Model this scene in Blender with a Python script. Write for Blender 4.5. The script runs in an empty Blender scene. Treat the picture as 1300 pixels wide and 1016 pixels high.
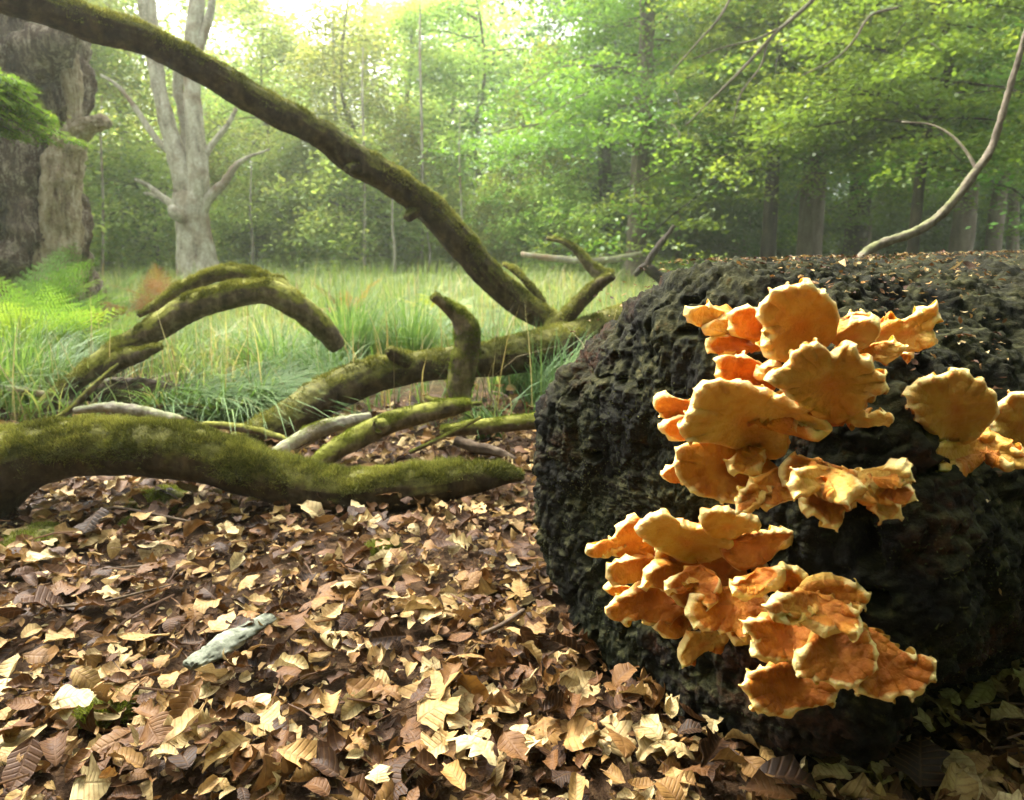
import bpy, math, random
import numpy as np
from mathutils import Vector
rnd = random.Random(7)
S = bpy.context.scene
COL = S.collection
R_ = math.radians

# ------------------------------------------------------------------ camera, light, exposure
H = 0.85                      # camera height above the forest floor
PITCH = R_(10.3)
F = 867.0 / 1300.0            # focal length / picture width
cam = bpy.data.cameras.new("camera")
cam.lens = 36 * F; cam.sensor_width = 36; cam.shift_y = -0.035
cam.clip_start = 0.02; cam.clip_end = 600
cam.dof.use_dof = True; cam.dof.focus_distance = 1.12; cam.dof.aperture_fstop = 5.6
co = bpy.data.objects.new("camera", cam); COL.objects.link(co)
co.location = (0, 0, H); co.rotation_euler = (R_(90) - PITCH, 0, 0)
S.camera = co

SUN_EL, SUN_AZ = R_(52), R_(-50)      # azimuth measured from +Y towards +X: behind the clearing, to the left
sd = Vector((math.sin(SUN_AZ) * math.cos(SUN_EL), math.cos(SUN_AZ) * math.cos(SUN_EL), math.sin(SUN_EL)))
W = bpy.data.worlds.new("World"); S.world = W; W.use_nodes = True
nt = W.node_tree; nt.nodes.clear()
sky = nt.nodes.new("ShaderNodeTexSky"); sky.sky_type = 'NISHITA'; sky.sun_disc = False
sky.sun_elevation = SUN_EL; sky.sun_rotation = SUN_AZ
sky.air_density = 1.0; sky.dust_density = 4.0; sky.ozone_density = 0.6
hs = nt.nodes.new("ShaderNodeHueSaturation"); hs.inputs["Saturation"].default_value = 0.22
bg = nt.nodes.new("ShaderNodeBackground"); bg.inputs[1].default_value = 0.15
wo = nt.nodes.new("ShaderNodeOutputWorld")
nt.links.new(sky.outputs[0], hs.inputs["Color"]); nt.links.new(hs.outputs[0], bg.inputs[0]); nt.links.new(bg.outputs[0], wo.inputs[0])
sun = bpy.data.lights.new("sun", 'SUN'); sun.energy = 1.25; sun.angle = R_(12); sun.color = (1, 0.93, 0.78)
so = bpy.data.objects.new("sun", sun); COL.objects.link(so)
so.rotation_euler = sd.to_track_quat('Z', 'Y').to_euler()
S.view_settings.view_transform = 'Standard'; S.view_settings.look = 'None'
S.view_settings.gamma = 1; S.view_settings.use_curve_mapping = False
S.view_settings.exposure = 2.85
S.render.engine = 'CYCLES'
cy = S.cycles
cy.use_denoising = True
cy.max_bounces = 9; cy.diffuse_bounces = 5; cy.glossy_bounces = 2; cy.transmission_bounces = 4; cy.volume_bounces = 1
cy.transparent_max_bounces = 8; cy.caustics_reflective = False; cy.caustics_refractive = False

# ------------------------------------------------------------------ picture ray helpers
def ray(px, py):
    xc = (px - 650) / 867.0; yc = -(py - 462.5) / 867.0
    cp, sp = math.cos(PITCH), math.sin(PITCH)
    return np.array([xc, cp + yc * sp, -sp + yc * cp])
def P(px, py, Y):
    d = ray(px, py); return np.array([0, 0, H]) + d * (Y / d[1])
def px_len(n, Y): return n / 867.0 * Y

# ------------------------------------------------------------------ numpy noise
def _h(ix, iy, iz, s):
    h = (ix.astype(np.uint32) * np.uint32(374761393) + iy.astype(np.uint32) * np.uint32(668265263)
         + iz.astype(np.uint32) * np.uint32(2246822519) + np.uint32((s * 3266489917) & 0xffffffff))
    h = (h ^ (h >> np.uint32(13))) * np.uint32(1274126177)
    h = h ^ (h >> np.uint32(16))
    return (h & np.uint32(0xffff)).astype(np.float32) / 32767.5 - 1.0
def vn(p, s=0):
    p = np.asarray(p, np.float32); f = np.floor(p); i = f.astype(np.int64); t = p - f
    t = t * t * (3 - 2 * t); o = 0
    for a in (0, 1):
        wx = t[:, 0] if a else 1 - t[:, 0]
        for b in (0, 1):
            wy = t[:, 1] if b else 1 - t[:, 1]
            for c in (0, 1):
                wz = t[:, 2] if c else 1 - t[:, 2]
                o = o + wx * wy * wz * _h(i[:, 0] + a, i[:, 1] + b, i[:, 2] + c, s)
    return o
def fbm(p, octv=4, s=0, gain=0.5, lac=2.1):
    p = np.asarray(p, np.float32); a = 1.0; o = 0; n = 0
    for k in range(octv):
        o = o + a * vn(p, s + k * 17); n += a; a *= gain; p = p * lac + 3.7
    return o / n
def ridged(p, octv=3, s=0):
    p = np.asarray(p, np.float32); a = 1.0; o = 0; n = 0
    for k in range(octv):
        o = o + a * (1 - np.abs(vn(p, s + k * 31)) * 2); n += a; a *= .5; p = p * 2.1 + 1.3
    return o / n

def terrain(x, y):
    x = np.atleast_1d(np.asarray(x, float)); y = np.atleast_1d(np.asarray(y, float))
    q = np.stack([x * 0.9, y * 0.9, x * 0], 1)
    near = np.clip((y - 2.2) / 3.0, 0, 1)
    z = 0.022 * fbm(q, 3, 5) + near * 0.07 * fbm(q * .5, 2, 9)
    return z

# ------------------------------------------------------------------ mesh helpers
def mesh_np(name, V, Fc, attrs=None, smooth=True):
    V = np.ascontiguousarray(V, np.float32); Fc = np.ascontiguousarray(Fc, np.int32)
    m = bpy.data.meshes.new(name); n, k = Fc.shape
    m.vertices.add(len(V)); m.vertices.foreach_set("co", V.ravel())
    m.loops.add(n * k); m.loops.foreach_set("vertex_index", Fc.ravel())
    m.polygons.add(n); m.polygons.foreach_set("loop_start", np.arange(0, n * k, k, dtype=np.int32))
    m.polygons.foreach_set("loop_total", np.full(n, k, np.int32))
    m.polygons.foreach_set("use_smooth", np.full(n, smooth, bool))
    for an, (ty, arr) in (attrs or {}).items():
        a = m.attributes.new(an, ty, 'POINT')
        a.data.foreach_set("value" if ty == 'FLOAT' else "vector", np.ascontiguousarray(arr, np.float32).ravel())
    m.update(calc_edges=True)
    return m
def obj(name, m, mat, parent=None, label=None, cat=None, group=None, kind=None, loc=None):
    o = bpy.data.objects.new(name, m); COL.objects.link(o)
    if mat is not None and m is not None and not m.materials: m.materials.append(mat)
    if parent is not None: o.parent = parent
    if label: o["label"] = label
    if cat: o["category"] = cat
    if group: o["group"] = group
    if kind: o["kind"] = kind
    if loc is not None: o.location = loc
    return o
def thing(name, label, cat, group=None, loc=(0, 0, 0)):
    return obj(name, None, None, None, label, cat, group, None, loc)
def reloc(V, base): return np.asarray(V) - np.asarray(base)

def catmull(pts, n):
    pts = np.asarray(pts, float); p = np.vstack([2 * pts[0] - pts[1], pts, 2 * pts[-1] - pts[-2]])
    k = len(pts) - 1; out = []
    tt = np.linspace(0, k, n); 
    for t in tt:
        i = min(int(t), k - 1); u = t - i; a, b, c, d = p[i], p[i + 1], p[i + 2], p[i + 3]
        out.append(.5 * ((2 * b) + (-a + c) * u + (2 * a - 5 * b + 4 * c - d) * u * u + (-a + 3 * b - 3 * c + d) * u ** 3))
    return np.array(out)

def tube(C, Rr, step, nt_, lump=.10, fine=.03, seed=0, ridge=0.0, rf=3.2, taper_end=True, blunt0=True, blunt1=True):
    """sweep along control points C (n,3) with radii Rr; returns V, F(quads), normals, attr(length)"""
    C = np.asarray(C, float); Rr = np.asarray(Rr, float)
    ctl = np.hstack([C, Rr[:, None]])
    d = np.linalg.norm(np.diff(C, axis=0), axis=1).sum()
    n = max(6, int(d / step)); c = catmull(ctl, n); ctr = c[:, :3]; r = np.maximum(c[:, 3], 1e-4)
    T = np.gradient(ctr, axis=0); T /= np.linalg.norm(T, axis=1)[:, None] + 1e-9
    up = np.array([0, 0, 1.0]); 
    if abs(T[0] @ up) > .9: up = np.array([1.0, 0, 0])
    N = np.zeros_like(T); b = up - T[0] * (up @ T[0]); N[0] = b / np.linalg.norm(b)
    for i in range(1, n):
        v = N[i - 1] - T[i] * (N[i - 1] @ T[i]); N[i] = v / (np.linalg.norm(v) + 1e-9)
    B = np.cross(T, N)
    th = np.linspace(0, 2 * math.pi, nt_, endpoint=False)
    s = np.concatenate([[0], np.cumsum(np.linalg.norm(np.diff(ctr, axis=0), axis=1))])
    dirs = N[:, None] * np.cos(th)[None, :, None] + B[:, None] * np.sin(th)[None, :, None]
    p0 = (ctr[:, None] + dirs * r[:, None, None]).reshape(-1, 3)
    rm = np.repeat(r, nt_)
    rr = float(r.mean())
    q = p0 / rr
    disp = lump * fbm(q * .55, 3, seed) * rm + fine * fbm(q * 3.0, 3, seed + 3) * rm
    if ridge:
        cyl = np.stack([np.tile(np.cos(th), n) * rf, np.tile(np.sin(th), n) * rf, np.repeat(s, nt_) / rr * .35], 1)
        disp += ridge * rm * ridged(cyl, 3, seed + 8)
    V = p0 + dirs.reshape(-1, 3) * disp[:, None]
    i = np.arange(n - 1)[:, None] * nt_; j = np.arange(nt_)[None, :]; j2 = (j + 1) % nt_
    Fq = np.stack([i + j, i + j2, i + nt_ + j2, i + nt_ + j], -1).reshape(-1, 4)
    # closed, splintered ends
    caps = []
    for e, idx in ((0, 0), (1, n - 1)):
        ringi = np.arange(nt_) + idx * nt_
        t = T[idx] * (-1 if e == 0 else 1)
        prev = ringi; cen = V[ringi].mean(0)
        jag = np.array([fbm(np.array([[a * 3, e, seed]]), 2, seed)[0] for a in range(nt_)])
        for kk, sc in ((1, .72), (2, .38), (3, .02)):
            nv = cen + (V[ringi] - cen) * sc + t * r[idx] * (.22 * (1 - sc) + 1.0 * jag[:, None] * sc * (0.6 if kk < 3 else 0))
            st = len(V); V = np.vstack([V, nv]); cur = np.arange(nt_) + st
            q4 = np.stack([prev, np.roll(prev, -1), np.roll(cur, -1), cur], 1)
            if e == 0: q4 = q4[:, ::-1]
            caps.append(q4); prev = cur
    Fq = np.vstack([Fq] + caps)
    return V, Fq

def face_data(V, Fq):
    a, b, c, d = (V[Fq[:, k]] for k in range(4))
    nn = np.cross(c - a, d - b); ar = np.linalg.norm(nn, axis=1) * .5
    return (a + b + c + d) / 4, nn / (ar[:, None] * 2 + 1e-12), ar

def blades_on(V, Fq, n, length, width, rng, zmin=-.1, mask_s=8., mask_t=-.25, up=.5, droop=0.0, out=.9):
    cen, nr, ar = face_data(V, Fq)
    w = ar * (nr[:, 2] > zmin - .25)
    m = fbm(cen * mask_s, 3, 77) + (nr[:, 2] - zmin) * .55
    w = w * np.clip((m - mask_t) * 3, 0, 1)
    w = w / w.sum()
    idx = rng.choice(len(Fq), n, p=w)
    u = rng.random((n, 2)); a, b, c, d = (V[Fq[idx, k]] for k in range(4))
    p = (a * (1 - u[:, :1]) + b * u[:, :1]) * (1 - u[:, 1:]) + (d * (1 - u[:, :1]) + c * u[:, :1]) * u[:, 1:]
    N = nr[idx]; dr = N * out + rng.normal(0, .55, (n, 3)) + np.array([0, 0, up]) 
    dr[:, 2] -= droop * (N[:, 2] < .2)
    dr /= np.linalg.norm(dr, axis=1)[:, None]
    L = (length * rng.uniform(.35, 1.3, n) * np.clip(.85 + 1.1 * fbm(p * 22, 2, 9), .3, 1.7))[:, None]
    sidev = np.cross(dr, rng.normal(0, 1, (n, 3))); sidev /= np.linalg.norm(sidev, axis=1)[:, None] + 1e-9
    wd = width * rng.uniform(.6, 1.2, n)[:, None]
    p = p - N * 0.002
    VV = np.stack([p - sidev * wd / 2, p + sidev * wd / 2, p + dr * L], 1).reshape(-1, 3)
    FF = np.arange(n * 3).reshape(-1, 3)
    tint = np.repeat(np.clip(rng.normal(.42, .2, n) + .7 * fbm(p * 7, 3, 5), 0, 1), 3)
    tip = np.tile([0., 0., 1.], n)
    return VV, FF, {"tint": ('FLOAT', tint), "tip": ('FLOAT', tip)}

# ------------------------------------------------------------------ materials
def newmat(name):
    m = bpy.data.materials.new(name); m.use_nodes = True; t = m.node_tree; t.nodes.clear()
    o = t.nodes.new("ShaderNodeOutputMaterial"); return m, t, o
def nd(t, ty, **kw):
    n = t.nodes.new(ty)
    for k, v in kw.items(): setattr(n, k, v)
    return n
def ramp(t, stops, src, interp='LINEAR'):
    r = t.nodes.new("ShaderNodeValToRGB"); cr = r.color_ramp; cr.interpolation = interp
    while len(cr.elements) > 1: cr.elements.remove(cr.elements[-1])
    cr.elements[0].position = stops[0][0]; cr.elements[0].color = (*stops[0][1], 1)
    for p, c in stops[1:]:
        e = cr.elements.new(p); e.color = (*c, 1)
    t.links.new(src, r.inputs[0]); return r.outputs[0]
def noise(t, scale, detail=4, rough=.55, vec=None, dist=0):
    n = nd(t, "ShaderNodeTexNoise"); n.inputs["Scale"].default_value = scale
    n.inputs["Detail"].default_value = detail; n.inputs["Roughness"].default_value = rough; n.inputs["Distortion"].default_value = dist
    if vec is not None: t.links.new(vec, n.inputs["Vector"])
    return n.outputs["Fac"]
def mixc(t, fac, a, b, bt='MIX'):
    m = nd(t, "ShaderNodeMix", data_type='RGBA', blend_type=bt)
    for sock, v in ((m.inputs["Factor"], fac), (m.inputs["A"], a), (m.inputs["B"], b)):
        if sock.name == "Factor": pass
        if hasattr(v, "links"): t.links.new(v, sock)
        elif isinstance(v, (int, float)): sock.default_value = v
        else: sock.default_value = (*v, 1)
    return m.outputs["Result"]
def math_(t, op, a, b=0.0, clamp=False):
    m = nd(t, "ShaderNodeMath", operation=op); m.use_clamp = clamp
    for i, v in enumerate((a, b)):
        if hasattr(v, "links"): t.links.new(v, m.inputs[i])
        else: m.inputs[i].default_value = v
    return m.outputs[0]
def attr(t, name): 
    return nd(t, "ShaderNodeAttribute", attribute_name=name)
def objco(t): return nd(t, "ShaderNodeTexCoord").outputs["Object"]
def pos(t): return nd(t, "ShaderNodeNewGeometry").outputs["Position"]
def bump(t, h, strength, dist):
    b = nd(t, "ShaderNodeBump"); b.inputs["Strength"].default_value = strength; b.inputs["Distance"].default_value = dist
    t.links.new(h, b.inputs["Height"]); return b.outputs[0]
def pbsdf(t, o, color, rough=.8, nrm=None, spec=.3, link=True):
    b = nd(t, "ShaderNodeBsdfPrincipled")
    if hasattr(color, "links"): t.links.new(color, b.inputs["Base Color"])
    else: b.inputs["Base Color"].default_value = (*color, 1)
    if hasattr(rough, "links"): t.links.new(rough, b.inputs["Roughness"])
    else: b.inputs["Roughness"].default_value = rough
    b.inputs["Specular IOR Level"].default_value = spec
    if nrm is not None: t.links.new(nrm, b.inputs["Normal"])
    if link: t.links.new(b.outputs[0], o.inputs["Surface"])
    return b

def leafy(name, stops, trans=.45, rough=.55, spec=.3, src='tint', obj_rand=0.0):
    m, t, o = newmat(name)
    a = attr(t, src).outputs["Fac"]
    c = ramp(t, stops, a)
    if obj_rand:
        oi = nd(t, "ShaderNodeObjectInfo")
        v = math_(t, 'ADD', math_(t, 'MULTIPLY', oi.outputs["Random"], obj_rand), 1 - obj_rand / 2)
        h = nd(t, "ShaderNodeHueSaturation"); t.links.new(c, h.inputs["Color"]); t.links.new(v, h.inputs["Value"])
        hv = math_(t, 'ADD', math_(t, 'MULTIPLY', oi.outputs["Random"], .05), .475); t.links.new(hv, h.inputs["Hue"]); c = h.outputs[0]
    b = pbsdf(t, o, c, rough, None, spec, link=False)
    tr = nd(t, "ShaderNodeBsdfTranslucent")
    t.links.new(mixc(t, 1.0, c, (1.35, 1.25, .7), 'MULTIPLY'), tr.inputs[0])
    mx = nd(t, "ShaderNodeMixShader"); mx.inputs[0].default_value = trans
    t.links.new(b.outputs[0], mx.inputs[1]); t.links.new(tr.outputs[0], mx.inputs[2]); t.links.new(mx.outputs[0], o.inputs[0])
    return m

M_beech = leafy("beech_leaves", [(0, (.06, .12, .02)), (.5, (.13, .24, .035)), (1, (.27, .37, .06))], .5, .45, .4, obj_rand=.25)
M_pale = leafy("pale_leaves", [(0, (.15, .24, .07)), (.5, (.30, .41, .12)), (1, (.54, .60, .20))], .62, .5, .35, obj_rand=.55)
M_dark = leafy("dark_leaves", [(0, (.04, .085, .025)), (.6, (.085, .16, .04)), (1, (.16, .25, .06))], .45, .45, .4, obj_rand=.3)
M_yellow = leafy("yellowing_leaves", [(0, (.12, .18, .04)), (.5, (.25, .29, .06)), (1, (.40, .38, .09))], .5, .5, .3)
M_rusty = leafy("rusty_leaves", [(0, (.10, .05, .02)), (.5, (.24, .115, .035)), (1, (.36, .22, .08))], .3, .6, .2)
M_grass = leafy("sedge_grass", [(0, (.045, .10, .025)), (.5, (.10, .20, .05)), (.85, (.19, .29, .09)), (1, (.36, .34, .16))], .4, .55, .3)
M_field = leafy("meadow_grass", [(0, (.07, .12, .03)), (.45, (.145, .21, .06)), (.8, (.25, .31, .11)), (1, (.42, .39, .20))], .45, .5, .4)
M_fern = leafy("green_bracken", [(0, (.05, .11, .02)), (.5, (.11, .21, .035)), (1, (.24, .33, .05))], .5, .8, .08)
M_moss = leafy("moss_strands", [(0, (.045, .05, .012)), (.4, (.145, .16, .038)), (1, (.36, .36, .11))], .3, .8, .15)
M_mossgreen = leafy("bright_moss_strands", [(0, (.06, .08, .01)), (.45, (.17, .21, .03)), (1, (.32, .37, .06))], .25, .8, .15)

def bark_mat(name, dark, mid, light, moss=None, moss_lo=.05, moss_amt=1.0, streak=6., scale=1.0, bdist=.006, stain=None):
    m, t, o = newmat(name)
    pc = pos(t); mp = nd(t, "ShaderNodeMapping"); mp.inputs["Scale"].default_value = (streak, streak, streak * .3)
    t.links.new(pc, mp.inputs["Vector"])
    n1 = noise(t, 3.0 * scale, 7, .65, mp.outputs[0], .4); n2 = noise(t, 38 * scale, 6, .65, pc)
    f = math_(t, 'ADD', math_(t, 'MULTIPLY', n1, .6), math_(t, 'MULTIPLY', n2, .4))
    c = ramp(t, [(.36, dark), (.5, mid), (.66, light)], f)
    if stain:
        c = mixc(t, ramp(t, [(.52, (0, 0, 0)), (.62, (1, 1, 1))], noise(t, 1.3, 4, .6, pc)), c, stain)
    if moss:
        g = nd(t, "ShaderNodeNewGeometry"); sp = nd(t, "ShaderNodeSeparateXYZ"); t.links.new(g.outputs["Normal"], sp.inputs[0])
        nz = math_(t, 'ADD', sp.outputs[2], math_(t, 'MULTIPLY', math_(t, 'SUBTRACT', noise(t, 9, 5, .6, pc), .5), 2.2))
        fac = ramp(t, [(0.0, (0, 0, 0)), (.35, (moss_amt,) * 3)], math_(t, 'SUBTRACT', nz, moss_lo))
        mc = ramp(t, [(.35, tuple(x * .4 for x in moss)), (.5, moss), (.7, tuple(x * 1.5 for x in moss))], noise(t, 45, 6, .7, pc))
        c = mixc(t, fac, c, mc)
    hh = math_(t, 'ADD', n1, math_(t, 'MULTIPLY', n2, .7))
    pbsdf(t, o, c, .88, bump(t, hh, .9, bdist), .2)
    return m
M_mossbark = bark_mat("mossy_bark", (.02, .014, .008), (.06, .042, .022), (.13, .095, .05), (.12, .115, .03), .12)
M_thinmoss = bark_mat("bark_with_moss", (.04, .03, .02), (.12, .09, .055), (.28, .22, .14), (.20, .20, .035), .12)
M_palebark = bark_mat("weathered_pale_wood", (.10, .085, .06), (.27, .24, .18), (.50, .46, .37), (.22, .25, .10), .55, .6, streak=3, bdist=.01, stain=(.20, .13, .07))
M_deadtree = bark_mat("bare_grey_trunk", (.11, .085, .055), (.33, .30, .22), (.58, .54, .42), None, streak=3.0, scale=.8, bdist=.05, stain=(.17, .12, .07))
M_oldtrunk = bark_mat("rotten_oak_bark", (.012, .008, .005), (.12, .08, .05), (.62, .53, .40), (.15, .18, .05), .7, .5, streak=4.5, scale=1.4, bdist=.05)
M_greytrunk = bark_mat("grey_brown_trunk", (.05, .04, .028), (.12, .095, .07), (.22, .18, .13), (.10, .12, .04), .5, .6, streak=1.6, bdist=.02)
M_darktrunk = bark_mat("dark_trunk", (.012, .010, .008), (.035, .028, .02), (.08, .06, .045), None, streak=2, bdist=.02)
M_twig = bark_mat("twig_bark", (.03, .02, .012), (.08, .055, .035), (.16, .12, .08), None, streak=8, bdist=.002)
M_birch = bark_mat("peeling_white_bark", (.02, .02, .014), (.13, .14, .10), (.27, .28, .22), None, streak=10, scale=1.2, bdist=.003)

def mat_log():
    m, t, o = newmat("decayed_log")
    pc = pos(t)
    n1 = noise(t, 9, 6, .65, pc); n2 = noise(t, 60, 7, .7, pc); n3 = noise(t, 3.2, 4, .6, pc); n4 = noise(t, 150, 4, .7, pc)
    f = math_(t, 'ADD', math_(t, 'MULTIPLY', n1, .45), math_(t, 'MULTIPLY', n2, .55))
    c = ramp(t, [(.40, (.003, .003, .002)), (.52, (.005, .0045, .0025)), (.62, (.015, .012, .006)), (.74, (.055, .04, .02))], f)
    red = ramp(t, [(.56, (0, 0, 0)), (.66, (.75,) * 3)], n3)
    c = mixc(t, red, c, ramp(t, [(.4, (.015, .007, .004)), (.65, (.10, .04, .018))], n2))
    grn = ramp(t, [(.45, (0, 0, 0)), (.62, (.55,) * 3)], noise(t, 4.5, 5, .65, pc))
    c = mixc(t, grn, c, ramp(t, [(.4, (.006, .010, .002)), (.54, (.010, .016, .004)), (.70, (.04, .052, .014))], n2))
    g = nd(t, "ShaderNodeNewGeometry"); sp = nd(t, "ShaderNodeSeparateXYZ"); t.links.new(g.outputs["Normal"], sp.inputs[0])
    up = math_(t, 'ADD', sp.outputs[2], math_(t, 'MULTIPLY', math_(t, 'SUBTRACT', n1, .5), 1.6))
    top = ramp(t, [(.15, (0, 0, 0)), (.6, (.85,) * 3)], up)
    c = mixc(t, top, c, ramp(t, [(.38, (.008, .008, .003)), (.5, (.018, .018, .006)), (.58, (.045, .045, .015)), (.64, (.10, .075, .03)), (.7, (.20, .13, .06))], f))
    hh = math_(t, 'ADD', math_(t, 'ADD', n1, n2), math_(t, 'MULTIPLY', n4, .5))
    pbsdf(t, o, c, .9, bump(t, hh, 1.0, .008), .15)
    return m
M_log = mat_log()

def mat_ground():
    m, t, o = newmat("forest_soil"); pc = pos(t)
    n = noise(t, 14, 8, .7, pc); n2 = noise(t, 60, 5, .7, pc)
    c = ramp(t, [(.35, (.018, .010, .005)), (.5, (.06, .033, .016)), (.65, (.15, .09, .045))], math_(t, 'ADD', math_(t, 'MULTIPLY', n, .5), math_(t, 'MULTIPLY', n2, .5)))
    sp = nd(t, "ShaderNodeSeparateXYZ"); t.links.new(pc, sp.inputs[0])
    far = math_(t, 'MULTIPLY', math_(t, 'SUBTRACT', sp.outputs[1], 3.6), .5, True)
    g = ramp(t, [(.35, (.035, .055, .015)), (.5, (.09, .13, .035)), (.7, (.16, .19, .06))], noise(t, 2.2, 8, .7, pc))
    c = mixc(t, far, c, g)
    pbsdf(t, o, c, .95, bump(t, math_(t, 'ADD', n, n2), 1, .02), .15)
    return m
M_ground = mat_ground()

def mat_litter(name, per_obj):
    m, t, o = newmat(name)
    luv = attr(t, "luv").outputs["Vector"]
    if per_obj: r = nd(t, "ShaderNodeObjectInfo").outputs["Random"]
    else: r = attr(t, "tint").outputs["Fac"]
    c = ramp(t, [(0, (.02, .009, .003)), (.18, (.055, .022, .006)), (.36, (.12, .052, .013)), (.54, (.23, .125, .036)), (.72, (.36, .245, .088)), (.9, (.53, .43, .22)), (1, (.36, .17, .03))], r)
    sp = nd(t, "ShaderNodeSeparateXYZ"); t.links.new(luv, sp.inputs[0])
    # midrib and side veins: relief plus slightly darker lines
    av = math_(t, 'ABSOLUTE', sp.outputs[1])
    vv = math_(t, 'SINE', math_(t, 'MULTIPLY', math_(t, 'SUBTRACT', sp.outputs[0], math_(t, 'MULTIPLY', av, .45)), 52.))
    vein = math_(t, 'POWER', math_(t, 'ADD', math_(t, 'MULTIPLY', vv, .5), .5), 6.)
    rib = math_(t, 'SUBTRACT', 1., math_(t, 'MULTIPLY', av, 26.), True)
    vein = math_(t, 'MAXIMUM', vein, rib)
    c = mixc(t, math_(t, 'MULTIPLY', vein, .35), c, (.16, .08, .03))
    pc = pos(t); blot = noise(t, 55, 5, .65, pc)
    c = mixc(t, ramp(t, [(.45, (0, 0, 0)), (.68, (.75,) * 3)], blot), c, mixc(t, 1., c, (.45, .34, .2), 'MULTIPLY'))
    nrm = bump(t, math_(t, 'ADD', math_(t, 'MULTIPLY', vein, .8), math_(t, 'MULTIPLY', noise(t, 120, 4, .6, pc), .6)), .55, .0016)
    b = pbsdf(t, o, c, .6, nrm, .25, link=False)
    tr = nd(t, "ShaderNodeBsdfTranslucent"); t.links.new(c, tr.inputs[0])
    mx = nd(t, "ShaderNodeMixShader"); mx.inputs[0].default_value = .15
    t.links.new(b.outputs[0], mx.inputs[1]); t.links.new(tr.outputs[0], mx.inputs[2]); t.links.new(mx.outputs[0], o.inputs[0])
    return m
M_litter = mat_litter("dry_leaves", False); M_leafobj = mat_litter("dry_leaf", True)

def mat_fungus():
    m, t, o = newmat("sulphur_bracket_flesh")
    e = attr(t, "edge").outputs["Fac"]; s = attr(t, "side").outputs["Fac"]; tw = attr(t, "tint").outputs["Fac"]
    pc = pos(t); n = noise(t, 28, 5, .6, pc); n2 = noise(t, 150, 4, .6, pc)
    top = ramp(t, [(.34, (.36, .105, .010)), (.5, (.48, .165, .018)), (.66, (.60, .26, .035))], math_(t, 'ADD', n, math_(t, 'MULTIPLY', math_(t, 'SUBTRACT', tw, .5), .25)))
    und = ramp(t, [(.36, (.50, .25, .045)), (.52, (.60, .345, .07)), (.7, (.66, .44, .11))], math_(t, 'ADD', n, math_(t, 'MULTIPLY', math_(t, 'SUBTRACT', tw, .5), .2)))
    c = mixc(t, s, und, top)
    c = mixc(t, ramp(t, [(.0, (.65,) * 3), (.35, (0, 0, 0))], e), c, (.55, .17, .03))
    ee = math_(t, 'ADD', e, math_(t, 'MULTIPLY', math_(t, 'SUBTRACT', n2, .5), .08))
    c = mixc(t, ramp(t, [(.91, (0, 0, 0)), (.985, (.85,) * 3)], ee), c, (.78, .63, .26))
    wv = nd(t, 'ShaderNodeTexNoise'); wv.inputs['Scale'].default_value = 75; wv.inputs['Detail'].default_value = 3; t.links.new(pc, wv.inputs['Vector'])
    h = math_(t, 'ADD', math_(t, 'ADD', math_(t, 'MULTIPLY', n, .6), math_(t, 'MULTIPLY', n2, .45)), wv.outputs['Fac'])
    b = pbsdf(t, o, c, .66, bump(t, h, .9, .005), .25)
    b.inputs["Subsurface Weight"].default_value = .25; b.inputs["Subsurface Radius"].default_value = (1, .45, .12); b.inputs["Subsurface Scale"].default_value = .012
    return m
M_fungus = mat_fungus()

# ------------------------------------------------------------------ the ground
def build_ground():
    xs = np.concatenate([-np.geomspace(150, 3.2, 60), np.linspace(-3, 3, 140), np.geomspace(3.2, 150, 60)])
    ys = np.concatenate([-np.geomspace(60, .6, 20), np.linspace(-.5, 6, 170), np.geomspace(6.3, 260, 90)])
    X, Y = np.meshgrid(xs, ys); x, y = X.ravel(), Y.ravel()
    V = np.stack([x, y, terrain(x, y)], 1)
    nx, ny = len(xs), len(ys); i = np.arange(ny - 1)[:, None] * nx; j = np.arange(nx - 1)[None]
    Fq = np.stack([i + j, i + j + 1, i + nx + j + 1, i + nx + j], -1).reshape(-1, 4)
    return obj("forest_floor", mesh_np("forest_floor", V, Fq), M_ground, kind="structure", label="brown woodland ground giving way to green meadow")
floor = build_ground()

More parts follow.
